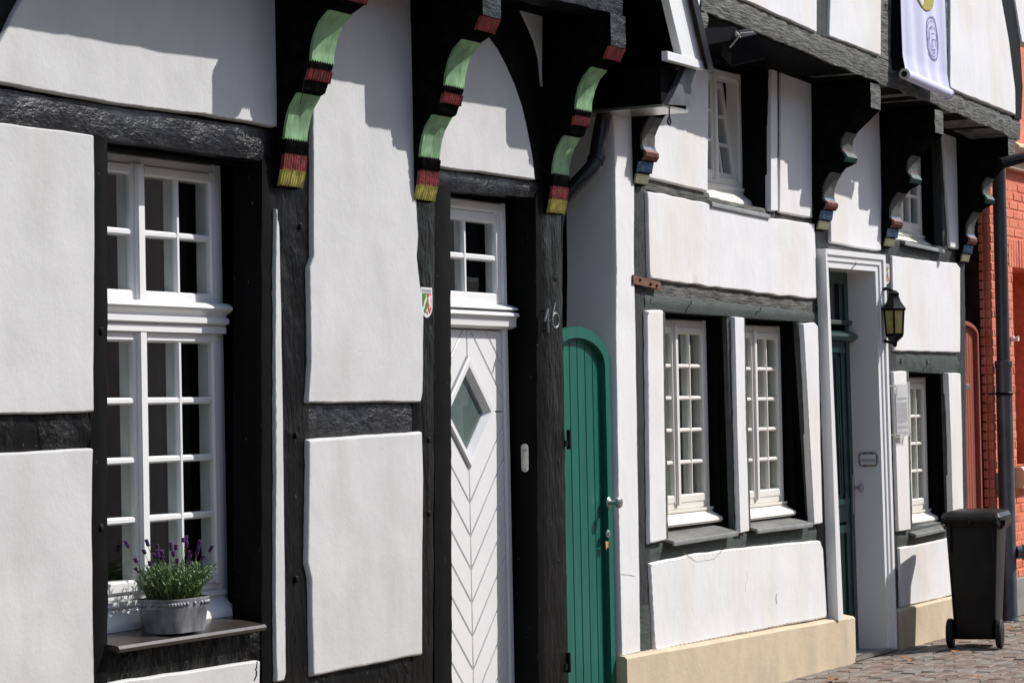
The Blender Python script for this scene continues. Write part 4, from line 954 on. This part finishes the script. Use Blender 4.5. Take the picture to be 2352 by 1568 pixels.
# brown swan-neck downpipe in the passage
sw = empty('downpipe', P(1365, 400, .0), 'dark brown swan-neck downpipe below the eave above the green gate', 'downpipe')
pts = [P(1388, 262, -.02), P(1380, 300, 0), P(1374, 335, .0), P(1370, 365, 0), P(1360, 385, .01), P(1345, 402, .03), P(1320, 428, .08), P(1300, 450, .12), P(1285, 470, .14), P(1275, 520, .15), P(1272, 700, .15)]
MB().tube(pts, .042, 16).build('pipe', 'pipe', sw)
d = (pts[4] - pts[3]).normalized(); MB().tube([pts[3] - d * .02, pts[3] + d * .02], .047, 16).build('collar', 'pipe', sw)
MB().box(P(1296, 700, .3).x, xB0 + .06, .29, .36, GZ, 3.3).build('passage_shade_sheet', 'boards', A)  # black sheet across the passage stands for its unlit depth
# lavender in a zinc planter
zs_ = .575
pc = P(402, 1440, .03); pcx, pcy = pc.x + .0, .035
pot = empty('potted_lavender', (pcx, pcy, .565), 'purple flowering lavender in an oval zinc planter on the window sill', 'potted plant')
z0 = .562; z1 = P(402, 1368, .0).z - .008; hw0, hw1 = (P(470, 1430, pcy).x - P(338, 1430, pcy).x) / 2 * .66, (P(476, 1380, pcy).x - P(330, 1380, pcy).x) / 2 * .70
def oval(hx, hy, n=36): return [(pcx + hx * math.copysign(abs(math.cos(t)) ** .55, math.cos(t)), pcy + hy * math.copysign(abs(math.sin(t)) ** .55, math.sin(t))) for t in [2 * math.pi * k / n for k in range(n)]]
mb = MB(); N = 36; H_ = z1 - z0
lv = [(0, 0), (.02, .0), (.05, .04), (.72, .7), (.74, .7), (.77, .715), (.9, .9), (.93, .93), (1, 1.03), (1.01, 1.02), (.9, .93)]
for h, t in [(0, 0), (.03, .03), (.70, .7), (.715, .76), (.74, .75), (.93, .93), (.95, .99), (.985, 1.03), (1.0, 1.0), (.93, .86)]:
    hx = hw0 + (hw1 - hw0) * t; mb.v += [Vector((x, y, z0 + H_ * h)) for x, y in oval(hx, hx * .66)]
for r in range(9):
    for i in range(N): j = (i + 1) % N; mb.f.append((r * N + i, r * N + j, (r + 1) * N + j, (r + 1) * N + i))
mb.f.append(tuple(range(N))[::-1]); mb.build('planter', 'zinc', pot, 30)
mb = MB(); ov = oval(hw1 * .965, hw1 * .965 * .66, 44)
for x, y in ov:
    nrm = Vector((x - pcx, (y - pcy) * 2, 0)).normalized(); mb.lathe(Vector((x, y, z0 + H_ * .835)), nrm, [(.010, 0), (.009, .004), (.005, .007), (0, .008)], 8)
bd = mb.build('beaded_rim', 'zinc', pot, 60); bd['kind'] = 'stuff'
mb = MB(); ov = oval(hw1 * .95, hw1 * .95 * .66)
mb.add([(x, y, z0 + H_ * .9 + .004 * random.random()) for x, y in ov] + [(pcx, pcy, z0 + H_ * .93)], [(i, (i + 1) % N, N) for i in range(N)]); mb.build('soil', 'soil', pot, fix=False)
fol = MB(); stems = []
for k in range(240):
    a = random.uniform(0, 6.28); rr = math.sqrt(random.random()); bx, by = pcx + hw1 * .85 * rr * math.cos(a), pcy + hw1 * .55 * rr * math.sin(a)
    out = Vector((math.cos(a) * rr * .09, math.sin(a) * rr * .06, 0)) + Vector((random.uniform(-.03, .03), random.uniform(-.025, .025), 0))
    L = random.uniform(.09, .17) * (1.05 - .25 * rr); fl = k % 9 == 0
    if fl: L = random.uniform(.12, .225)
    b0 = Vector((bx, by, z0 + H_ * .9)); pp = [b0 + out * (t * t) + Vector((0, 0, L * t)) for t in (0, .25, .5, .75, 1)]
    fol.tube(pp, [.0022, .002, .0017, .0014, .001], 5)
    nl = 22
    for q in range(nl):
        t = .06 + (.92 if not fl else .62) * q / nl; i = min(3, int(t * 4)); c = pp[i].lerp(pp[i + 1], t * 4 - i)
        az = random.uniform(0, 6.28); ln = random.uniform(.018, .036) * (1 - .35 * t); el = random.uniform(.3, 1.0)
        d = Vector((math.cos(az) * math.cos(el), math.sin(az) * math.cos(el), math.sin(el))); sd = d.cross(Vector((0, 0, 1))).normalized() * ln * .16
        e = c + d * ln; m_ = c + d * ln * .5 + Vector((0, 0, ln * .06))
        fol.add([c, m_ + sd, e, m_ - sd], [(0, 1, 2, 3)])
    if fl: stems.append((pp[4], (pp[4] - pp[3]).normalized()))
f_ = fol.build('foliage', 'leaf', pot, 60, fix=False); f_['kind'] = 'stuff'
for p, d in stems:
    mb = MB(); L = random.uniform(.016, .034); n_ = 4
    for q in range(n_):
        c = p + d * (L * q / n_)
        for s in range(6):
            az = s * 1.047 + q * .5; o2 = Vector((math.cos(az), math.sin(az), .6)) * .0052
            mb.lathe(c + o2 * .3, o2 + d * .004, [(.0015, 0), (.0036, .003), (.0034, .006), (0, .010)], 5)
    mb.build('flower_spike', 'flower', pot, 60, fix=False)

# ================================================================== SMALL THINGS ON HOUSE B
# wall lantern
lp = P(2054, 735, -.13); lx, ly, lzc = lp.x, -.13, lp.z
la = empty('wall_lantern', (lx, ly, lzc - .16), 'black hexagonal wall lantern with amber glass right of the green door', 'lantern')
zt0, zb0 = P(2054, 713, ly).z, P(2054, 768, ly).z
hexp = lambda r, z, n=6: [(lx + .9 * r * math.cos(math.pi / 3 * k + .3), ly + .9 * r * math.sin(math.pi / 3 * k + .3), z) for k in range(n)]
mb = MB(); lv = [(.098, zt0 + .0), (.102, zt0 + .012), (.06, zt0 + .06), (.042, zt0 + .10), (.046, zt0 + .104), (.046, zt0 + .116), (.02, zt0 + .135)]
for r, z in lv: mb.v += [Vector(p) for p in hexp(r, z)]
for k in range(len(lv) - 1):
    for i in range(6): j = (i + 1) % 6; mb.f.append((k * 6 + i, k * 6 + j, (k + 1) * 6 + j, (k + 1) * 6 + i))
mb.f += [tuple(range(6))[::-1], tuple(range((len(lv) - 1) * 6, len(lv) * 6))]; mb.build('lantern_roof', 'iron', la, 20)
for i in range(6):
    j = (i + 1) % 6; a0, b0 = hexp(.082, zt0 - .002)[i], hexp(.082, zt0 - .002)[j]; a1, b1 = hexp(.068, zb0)[i], hexp(.068, zb0)[j]
    ins = lambda p: Vector(p) * .985 + Vector((lx, ly, p[2])) * .015
    mb = MB(); mb.hexa([a0, b0, b1, a1], [tuple(ins(p)) for p in (a0, b0, b1, a1)]); mb.build('glass_pane', 'amber', la)
    mb = MB(); mb.tube([Vector(a0) + Vector((0, 0, .004)), Vector(a1)], .007, 6); mb.build('cage_bar', 'iron', la)
mb = MB(); lv = [(.074, zb0 + .006), (.074, zb0 - .012), (.05, zb0 - .03), (.022, zb0 - .05), (.018, zb0 - .075), (.008, zb0 - .085)]
for r, z in lv: mb.v += [Vector(p) for p in hexp(r, z)]
for k in range(len(lv) - 1):
    for i in range(6): j = (i + 1) % 6; mb.f.append((k * 6 + i, k * 6 + j, (k + 1) * 6 + j, (k + 1) * 6 + i))
mb.f += [tuple(range(6)), tuple(range((len(lv) - 1) * 6, len(lv) * 6))[::-1]]; mb.build('lantern_base', 'iron', la, 20)
mb = MB(); mb.tube([(lx, ly + .0, zt0 + .125), (lx, ly + .05, zt0 + .15), (lx, -.0, zt0 + .13)], .012, 8); mb.box(lx - .03, lx + .03, -.016, .0, zt0 + .05, zt0 + .2, .004); mb.tube([(lx, ly, zb0 - .06), (lx, -.01, zb0 - .03)], .010, 8); mb.build('wall_arm', 'iron', la)
# information board on stand-offs
ia, ib = P(2052, 876, -.06), P(2089, 876, -.06); zi0, zi1 = P(2072, 1004, -.06).z, P(2068, 876, -.06).z
inf = empty('information_board', ((ia.x + ib.x) / 2, -.06, zi0), 'clear acrylic board with grey printed text beside the narrow window', 'sign')
MB().box(ia.x, ib.x, -.064, -.058, zi0, zi1, .001).build('acrylic_plate', 'acryl', inf)
wI = ib.x - ia.x; pa, pb_ = ia.x + .03, ib.x - .06
MB().box(pa, pb_, -.0665, -.0655, zi0 + .02, zi1 - .02).build('printed_sheet', 'paper', inf)
mb = MB(); rnd = random.Random(3)
for k in range(30):
    z = zi1 - .11 - k * .0083
    if k in (3, 22, 27): continue
    ln = (pb_ - pa) * (.88 if k not in (2, 21, 26) else .5); mb.box(pa + .012, pa + .012 + ln * rnd.uniform(.93, 1), -.0675, -.0666, z - .0016, z + .0016)
mb.build('text_lines', 'print', inf)
mb = MB()   # two large turned characters at the head of the sheet, seen only as strokes
for k in range(4):
    z = zi1 - .045 - k * .015; mb.tube([(pa + .02 + .016 * math.cos(t * .7), -.0670, z + .0055 * math.sin(t * .7)) for t in range(7)], .0013, 5)
mb.build('head_lettering', 'print', inf)
for sx in (.02, wI - .02):
    for sz in (zi0 + .02, zi1 - .03): mb = MB(); mb.tube([(ia.x + sx, -.07, sz), (ia.x + sx, -.01, sz)], .007, 10); mb.build('stand_off', 'steel', inf)
# name plate on the door reveal (faces -X)
def XR(z): return dx(z, 1) - .0015
na = P(1998, 1054, .06); nzc = na.z
for yy in (.06,): xr_ = XR(nzc)
npl = empty('name_plate', (xr_ - .004, .055, nzc - .05), 'ceramic name plate with floral border on the white door reveal', 'name plate')
yA, yB_ = .115, -.025; zA, zB_ = nzc - .05, nzc + .05; ch = .022
def RX(name, pts, x0, x1, m): return MB().xprism([(y, z) for y, z in pts], xr_ - x1, xr_ - x0).build(name, m, npl)
octo = lambda e: [(yA - e, zA + ch), (yA - ch, zA + e), (yB_ + ch, zA + e), (yB_ + e, zA + ch), (yB_ + e, zB_ - ch), (yB_ + ch, zB_ - e), (yA - ch, zB_ - e), (yA - e, zB_ - ch)]
RX('plate', octo(0), -.01, .008, 'signgrey'); RX('name_field', octo(.016), .008, .0095, 'signwhite')
cols = ['tileblue', 'tilered', 'tileyel', 'tileblue']
k = 0
for (ya, za), (yb, zb) in zip(octo(.008), octo(.008)[1:] + octo(.008)[:1]):
    for t0, t1 in (((.12, .42), (.58, .88)) if math.hypot(yb - ya, zb - za) > .04 else ((.2, .8),)):
        c0 = (ya + (yb - ya) * t0, za + (zb - za) * t0); c1 = (ya + (yb - ya) * t1, za + (zb - za) * t1)
        n_ = Vector((-(c1[1] - c0[1]), c1[0] - c0[0])).normalized() * .004
        RX('border_flower', [(c0[0] + n_.x, c0[1] + n_.y), (c1[0] + n_.x, c1[1] + n_.y), (c1[0] - n_.x, c1[1] - n_.y), (c0[0] - n_.x, c0[1] - n_.y)], .008, .010, cols[k % 4]); k += 1
txt(npl, 'WESSELMANN', (xr_ - .0098, (yA + yB_) / 2, nzc - .016), .022, 'print', .098, (math.pi / 2, 0, -math.pi / 2))
# banner
YN = YU - .075
bn = empty('banner', P(2115, 190, YN), 'lilac-white hanging banner with gold crest and violet oval seal', 'banner')
tl, tr = XZ(2071, -200, YN), XZ(2172, -200, YN); bl, br_ = XZ(2071, 168, YN), XZ(2166, 211, YN)
xL, xR_ = XZ(2072, 0, YN)[0], XZ(2169, 0, YN)[0]
def BZ(s): return bl[1] + (br_[1] - bl[1]) * s
mb = MB(); nx_, nz_ = 20, 40
def bnd(s, t):
    x = xL + (xR_ - xL) * s; zb = BZ(s); z = zb + (2.0) * t
    yy = YN + .012 * math.sin(s * 9 + .6) * (.3 + t * .6) + .008 * math.sin(s * 23 + t * 5) * (1 - t) 
    if t < .06: yy -= .018 * (1 - t / .06) ** 1
    return Vector((x, yy, z))
for j in range(nz_ + 1):
    for i in range(nx_ + 1): mb.v.append(bnd(i / nx_, (j / nz_) ** 1.6))
for j in range(nz_):
    for i in range(nx_): a = j * (nx_ + 1) + i; mb.f.append((a, a + 1, a + nx_ + 2, a + nx_ + 1))
k = len(mb.v); mb.v += [v + Vector((0, .0025, 0)) for v in mb.v[:k]]; mb.f += [tuple(k + i for i in f[::-1]) for f in list(mb.f)]
mb.build('banner_cloth', 'banner', bn, 60, fix=False)
a, b = Vector((xL - .01, YN - .01, BZ(0) - .005)), Vector((xR_ + .01, YN - .01, BZ(1) - .005))
MB().tube([a, b], .033, 20).build('bottom_roll', 'banner', bn)
dd = (b - a).normalized(); MB().tube([a - dd * .012, a + dd * .002], [.036, .036], 20).build('end_cap', 'steel', bn); MB().tube([b - dd * .002, b + dd * .012], .036, 20).build('end_cap', 'steel', bn)
MB().tube([a - dd * .0135, a - dd * .0115], .02, 16).build('end_hole', 'iron', bn)
def on_banner(u, v, off=.006):
    x, z = XZ(u, v, YN); s = (x - xL) / (xR_ - xL); t = (z - BZ(s)) / 2.0; return bnd(s, t) - Vector((0, off, 0))
def DB_(x, y): return ((3560 + x / 3.92) * .5742, (y / 3.92) * .5742)
mb = MB(); gp = [(420, -20), (470, 110), (510, 155), (570, 168), (630, 155), (655, 110), (695, -20), (720, -200), (400, -200)]
q = [on_banner(*DB_(*p)) for p in gp]; mb.hexa(q, [p + Vector((0, .003, 0)) for p in q]); mb.build('gold_crest', 'gold', bn)
def oval_px(cx, cy, rx, ry, lean, n=40): return [(cx + rx * math.cos(2 * math.pi * k / n) + lean * math.sin(2 * math.pi * k / n) * ry, cy + ry * math.sin(2 * math.pi * k / n)) for k in range(n + 1)]
mb = MB()
for sc_, r_ in ((1, .0026), (.82, .0016), (.58, .0013)): mb.tube([on_banner(*DB_(*p), .004) for p in oval_px(668, 605, 98 * sc_, 338 * sc_, .10)], r_, 5, False)
for k in range(46):
    p = oval_px(668, 605, 90, 308, .10, 46)[k]; p2 = oval_px(668, 605, 104, 352, .10, 46)[k]; mb.tube([on_banner(*DB_(*p), .004), on_banner(*DB_(*p2), .004)], .0016, 4)
for (x, y, w_, h_) in ((640, 440, 30, 20), (690, 460, 25, 30), (675, 530, 40, 14), (610, 620, 12, 60), (680, 622, 44, 12), (660, 690, 8, 120), (700, 680, 8, 130), (735, 600, 8, 110), (620, 560, 8, 120), (690, 780, 50, 10), (690, 830, 36, 10)):
    mb.tube([on_banner(*DB_(x - w_ / 2, y - h_ / 2), .004), on_banner(*DB_(x + w_ / 2, y + h_ / 2), .004)], .002, 4)
mb.build('oval_seal', 'ink', bn)
# floodlight on an arm
fl = empty('floodlight', P(1625, 90, -.5), 'black floodlight on a short arm under the weathered beam', 'floodlight')
a, b = P(1600, 84, -.47), P(1688, 76, -.58); mb = MB(); up_ = Vector((0, 0, .035))
mb.hexa([a + up_ * 1.2, b + up_, b + Vector((.03, -.01, .02)), b + Vector((.03, -.01, -.02)), b - up_, a - up_ * 1.6], [p + Vector((.02, .05, 0)) for p in (a + up_ * 1.2, b + up_, b + Vector((.03, -.01, .02)), b + Vector((.03, -.01, -.02)), b - up_, a - up_ * 1.6)]); mb.build('arm', 'iron', fl)
c = P(1706, 103, -.58); e1 = Vector((.55, -.75, .2)).normalized(); e2 = Vector((.45, .1, -.88)).normalized(); e3 = e1.cross(e2).normalized()
q = lambda s, t, y: c + e1 * s + e2 * t + e3 * y
mb = MB(); mb.hexa([q(-.07, -.06, -.05), q(.07, -.06, -.05), q(.07, -.06, .07), q(-.07, -.06, .07)], [q(-.10, .075, -.08), q(.10, .075, -.08), q(.10, .075, .1), q(-.10, .075, .1)]); mb.build('lamp_housing', 'iron', fl)
mb = MB(); mb.hexa([q(-.092, .076, -.072), q(.092, .076, -.072), q(.092, .076, .092), q(-.092, .076, .092)], [q(-.092, .08, -.072), q(.092, .08, -.072), q(.092, .08, .092), q(-.092, .08, .092)]); mb.build('front_glass', 'glass', fl)
mb = MB(); mb.tube([b, b + (c - b) * .55], .016, 10); mb.tube([q(-.09, -.02, -.056), q(-.02, -.085, -.056), q(.05, -.075, -.056)], .006, 6); mb.build('swivel_joint', 'steel', fl)
# black rod by the last bracket
a, b = P(2296, 376, -.36), P(2400, 350, -.62)
rod = MB(); rod.tube([a, b], [.045, .032], 10); tag(rod.build('iron_arm', 'iron'), 'black iron arm jutting towards the street from the last bracket', 'bracket arm')
# wooden board hanging behind the fanlight
p = P(1912, 694, YB + .12); wb = empty('hanging_board', (p.x, YB + .12, p.z - .1), 'light wooden board hung on strings behind the fanlight of the green door', 'board')
MB().box(p.x - .09, p.x + .03, YB + .11, YB + .125, P(1912, 726, YB + .12).z, P(1912, 660, YB + .12).z, .003).build('board', 'wood', wb)
mb = MB(); zt1 = P(1912, 672, YB + .11).z; zt2 = P(1912, 700, YB + .11).z; mb.tube([(p.x - .03, YB + .106, zt2), (p.x - .005, YB + .106, zt1), (p.x + .012, YB + .106, zt2)], .0025, 5); mb.build('string', 'iron', wb)

# ================================================================== WHEELIE BIN
wl, wr = G(2180, 1487, GZ), G(2293, 1492, GZ)
vd = (wl - CAM); vd.z = 0; vd.normalize(); pa_ = Vector((vd.y, -vd.x, 0)); ax = (pa_ * math.cos(rad(9)) - vd * math.sin(rad(9))); fwd = Vector((-ax.y, ax.x, 0)); fwd = fwd if fwd.x > 0 else -fwd   # fwd: away from the camera
bw = .355; bc = wl + ax * (bw / 2) + fwd * .03
ztop = 0
d = ray(2255, 1172); t = ((bc - CAM).dot(FW)) / d.dot(FW); ztop = (CAM + d * t).z
BHT = ztop - GZ
bn2 = empty('wheelie_bin', (bc.x, bc.y, GZ), 'black two-wheeled wheelie bin standing before the beige plinth', 'wheelie bin')
def bp(s, f, z): return bc + ax * s + fwd * f + Vector((0, 0, z))
def ringb(w, f0, f1, z, r=.03):
    h_ = w / 2; pts = []
    for cx_, cy_, a0 in ((h_ - r, f1 - r, 0), (-h_ + r, f1 - r, 90), (-h_ + r, f0 + r, 180), (h_ - r, f0 + r, 270)):
        for k in range(5): t = rad(a0 + 22.5 * k); pts.append(bp(cx_ + r * math.cos(t), cy_ + r * math.sin(t), z))
    return pts
W0, W1_ = bw * .80, bw * 1.0
mb = MB(); lv = [(W0, -.04, .30, .06), (W0 * 1.0, -.05, .32, .09), (W0 * 1.02, -.055, .33, .2), (W1_ * .99, -.09, .40, BHT * .88), (W1_ * 1.07, -.10, .44, BHT * .885), (W1_ * 1.09, -.11, .45, BHT * .93)]
for w_, a, b, z in lv: mb.v += ringb(w_, a, b, z)
n = 20
for k in range(len(lv) - 1):
    for i in range(n): j = (i + 1) % n; mb.f.append((k * n + i, k * n + j, (k + 1) * n + j, (k + 1) * n + i))
mb.f += [tuple(range(n))[::-1], tuple(range((len(lv) - 1) * n, len(lv) * n))]; mb.build('body', 'bin', bn2, 30)
for s in (-.40, .40):
    mb = MB(); mb.hexa([bp(W1_ * s - .006, -.10, BHT * .70), bp(W1_ * s + .006, -.10, BHT * .70), bp(W1_ * s + .006, -.125, BHT * .9), bp(W1_ * s - .006, -.125, BHT * .9)], [bp(W1_ * s - .006, -.07, BHT * .70), bp(W1_ * s + .006, -.07, BHT * .70), bp(W1_ * s + .006, -.08, BHT * .9), bp(W1_ * s - .006, -.08, BHT * .9)]); mb.build('rib', 'bin', bn2)
mb = MB(); lv = [(W1_ * 1.13, -.13, .47, BHT * .93), (W1_ * 1.14, -.135, .475, BHT * .955), (W1_ * 1.06, -.10, .45, BHT * .985), (W1_ * .8, .0, .38, BHT * 1.0)]
for w_, a, b, z in lv: mb.v += ringb(w_, a, b, z, .04)
for k in range(len(lv) - 1):
    for i in range(n): j = (i + 1) % n; mb.f.append((k * n + i, k * n + j, (k + 1) * n + j, (k + 1) * n + i))
mb.f += [tuple(range(n))[::-1], tuple(range((len(lv) - 1) * n, len(lv) * n))]; mb.build('lid', 'bin', bn2, 30)
MB().tube([bp(-W1_ * .52, -.155, BHT * .935), bp(W1_ * .52, -.155, BHT * .935)], .015, 12).build('handle_bar', 'bin', bn2)
for s in (-.5, 0, .5): MB().hexa([bp(W1_ * s - .012, -.17, BHT * .91), bp(W1_ * s + .012, -.17, BHT * .91), bp(W1_ * s + .012, -.17, BHT * .955), bp(W1_ * s - .012, -.17, BHT * .955)], [bp(W1_ * s - .012, -.08, BHT * .89), bp(W1_ * s + .012, -.08, BHT * .89), bp(W1_ * s + .012, -.08, BHT * .955), bp(W1_ * s - .012, -.08, BHT * .955)]).build('lid_hinge', 'bin', bn2)
for s in (-1, 1):
    MB().hexa([bp(s * W1_ * .54, .0, BHT * .86), bp(s * W1_ * .54, .36, BHT * .86), bp(s * W1_ * .62, .36, BHT * .9), bp(s * W1_ * .62, .0, BHT * .9)], [bp(s * W1_ * .54, .0, BHT * .93), bp(s * W1_ * .54, .36, BHT * .93), bp(s * W1_ * .62, .36, BHT * .93), bp(s * W1_ * .62, .0, BHT * .93)]).build('lifting_lug', 'bin', bn2)
    c = bp(s * bw * .47, -.02, .1); ww = MB(); ww.lathe(c - ax * .022, ax, [(.07, 0), (.092, .002), (.1, .01), (.1, .034), (.092, .042), (.07, .044)], 28); w2 = ww.build('wheel', 'rubber', bn2, 30)
    MB().lathe(c - ax * .025, ax, [(.02, 0), (.062, .002), (.066, .006), (.066, .044), (.062, .048), (.02, .05)], 24).build('hub', 'bin', w2, 30)
MB().tube([bp(-bw * .46, -.02, .1), bp(bw * .46, -.02, .1)], .012, 10).build('axle', 'steel', bn2)
for o in list(bn2.children) + [g for c in bn2.children for g in c.children]: pass

# ================================================================== PAVERS
PX0, PX1, PY0 = 14.6, 24.0, -2.6
allp = []
row = 0; y = -.075
while y > PY0:
    x = PX0 + (0 if row % 2 else .105)
    while x < PX1:
        allp.append((x, y)); x += .208
    y -= .104; row += 1
def vis(x, y):
    d = Vector((x, y, GZ)) - CAM; z = d.dot(FW); u, v = CX + FPX * d.dot(RT) / z, CY - FPX * d.dot(UP) / z
    return -20 < u < 2372 and v < 1590, z
pm = []
for m in ('paver', 'paver2', 'paver'):
    for k in range(3):
        mb = MB(); r = random.Random(len(pm)); a, b, e, hgt = .0985, .0465, .006, .05
        vs = [(-a, -b, -hgt), (a, -b, -hgt), (a, b, -hgt), (-a, b, -hgt), (-a, -b, -e), (a, -b, -e), (a, b, -e), (-a, b, -e)]
        vs += [(x * .94, y_ * .88, r.uniform(-.0015, .0015)) for x, y_, _ in vs[4:]]
        vs = [(x + r.uniform(-.0025, .0025), y_ + r.uniform(-.0025, .0025), z_) for x, y_, z_ in vs]
        me = bpy.data.meshes.new('paver'); me.from_pydata(vs, [], [(0, 1, 5, 4), (1, 2, 6, 5), (2, 3, 7, 6), (3, 0, 4, 7), (4, 5, 9, 8), (5, 6, 10, 9), (6, 7, 11, 10), (7, 4, 8, 11), (8, 9, 10, 11)])
        me.materials.append(M[m]); pm.append(me)
cand = sorted([(vis(x, y)[1], x, y) for x, y in allp if vis(x, y)[0] and not (y > -.08 and x < 16.6)])
near = cand[:290]; nearset = {(x, y) for _, x, y in near}
def pz(x, y): return GZ + .004 * nz(x, y, 0, 1.5) + random.uniform(-.003, .003)
for _, x, y in near:
    o = bpy.data.objects.new('paver', random.choice(pm)); link(o, pav, Vector((x + random.uniform(-.003, .003), y + random.uniform(-.003, .003), pz(x, y))))
    o.rotation_euler = (random.uniform(-.022, .022), random.uniform(-.018, .018), random.uniform(-.02, .02))
mb = MB()
for x, y in allp:
    if (x, y) in nearset: continue
    me = random.choice(pm); z = pz(x, y); t = random.uniform(-.02, .02); mb.add([(v.co.x + x, v.co.y + y, v.co.z + z + t * v.co.y) for v in me.vertices], [tuple(p.vertices) for p in me.polygons])
o = mb.build('paver', 'paver2', pav, 20, fix=False); o['kind'] = 'stuff'
# fallen leaves
for (u, v, s, c) in ((2086, 1513, .05, 'dry curled brown leaf on the pavers in front of the door step'), (2093, 1519, .045, 'small pale brown leaf lying just beside the curled leaf near the door step'), (1913, 1562, .05, 'orange-brown leaf on the pavers by the beige plinth'), (2196, 1498, .035, 'small leaf in the shade below the wheelie bin'), (2322, 1444, .05, 'dry leaf at the foot of the grey downpipe'), (2250, 1556, .04, 'small pale leaf on the pavers at the lower picture edge')):
    p = G(u, v, GZ + .008); mb = MB(); n = 8; r = random.Random(int(u))
    out = [(s * (.5 + .5 * abs(math.cos(t * math.pi / n * 1.0))) * math.cos(2 * math.pi * t / n) * (1 + r.uniform(-.25, .25)), s * .55 * math.sin(2 * math.pi * t / n) * (1 + r.uniform(-.3, .3))) for t in range(n)]
    rot = r.uniform(0, 6.28); vs = [(p.x + a * math.cos(rot) - b * math.sin(rot), p.y + a * math.sin(rot) + b * math.cos(rot), p.z + .012 * r.random() + 6 * (a * a)) for a, b in out]
    mb.hexa(vs, [(x, y, z + .001) for x, y, z in vs]); tag(mb.build('fallen_leaf', 'dryleaf'), c, 'leaf', 'leaves fallen on the pavement')

# ================================================================== WEAR: cracks, pegs, bolts
M['crackpale'] = mat('hairline_plaster_crack', (.34, .32, .29), .9, 0, spec=.05)
M['crackdark'] = mat('crack_shadow', (.03, .028, .025), .9, 0, spec=.05)
def crack(parent, px, y, w=.0022, m='crackdark'):
    pts = [P(u, v, y) for u, v in px]; mb = MB(); r = random.Random(int(px[0][0]))
    fine = []
    for a, b in zip(pts, pts[1:]):
        for k in range(5): fine.append(a.lerp(b, k / 5) + Vector((r.uniform(-.003, .003), 0, r.uniform(-.003, .003))))
    fine.append(pts[-1]); n = len(fine)
    up = [(p.x - w * (1 - abs(2 * i / n - 1) * .7), p.z + w * .5) for i, p in enumerate(fine)]; dn = [(p.x + w * (1 - abs(2 * i / n - 1) * .7), p.z - w * .5) for i, p in enumerate(fine)]
    for i in range(n - 1): mb.prism([up[i], dn[i], dn[i + 1], up[i + 1]], y - .0012, y + .002)
    mb.build('crack', m, parent)
crack(A, [(591, 1518), (588, 1535), (590, 1548), (584, 1562)], -.0175, .004)
crack(A, [(700, 170), (695, 215), (690, 240)], -.31, .0005)
crack(B, [(1588, 689), (1588, 697), (1580, 704), (1576, 716)], -.0055, .003); crack(B, [(1748, 706), (1745, 714), (1738, 716), (1736, 724)], -.0055, .003)
crack(B, [(1966, 603), (1965, 609), (1960, 612), (1957, 618)], YC - .0125, .003); crack(B, [(2130, 838), (2128, 842), (2122, 845), (2121, 852)], .002, .003)
crack(B, [(1713, 1358), (1712, 1345), (1716, 1325), (1715, 1310)], -.0178, .0012, 'crackpale'); crack(B, [(1570, 1268), (1600, 1290), (1640, 1282), (1660, 1262)], -.0178, .0012, 'crackpale')
crack(B, [(1428, 1317), (1445, 1320), (1458, 1322)], -.0205, .0012, 'crackpale')
mb = MB(); p = P(1785, 1373, -.018); mb.tube([p + Vector((-.02 * math.sin(t * .5), -.001 * 0, .03 * math.cos(t * .5))) for t in range(7)], .0025, 6); mb.build('plaster_dent', 'crackpale', B)
for u, v in ((1470, 642), (1494, 652), (1508, 656)):
    p = P(u, v, -.03); MB().lathe((p.x, -.029, p.z), (0, -1, 0), [(.010, 0), (.010, .005), (.006, .009), (0, .010)], 10).build('bolt', 'iron', B)
for u, v, h_ in ((2034, 12, YU), (1495, 690, 0), (2070, 828, 0), (2130, 830, 0), (1700, 1228, .006)):
    p = P(u, v, h_); MB().lathe((p.x, h_ + .004, p.z), (0, -1, 0), [(.018, 0), (.018, .008), (.015, .011), (0, .012)], 12).build('wooden_peg', 'weathered', B)
for u, v in ((985, 1010), (985, 1180), (680, 1000), (680, 1330), (1275, 640), (1282, 1290), (690, 520), (232, 760), (232, 1210)):
    p = P(u, v, 0); MB().lathe((p.x, .004, p.z), (0, -1, 0), [(.014, 0), (.014, .009), (.011, .012), (0, .013)], 12).build('wooden_peg', 'black', A)
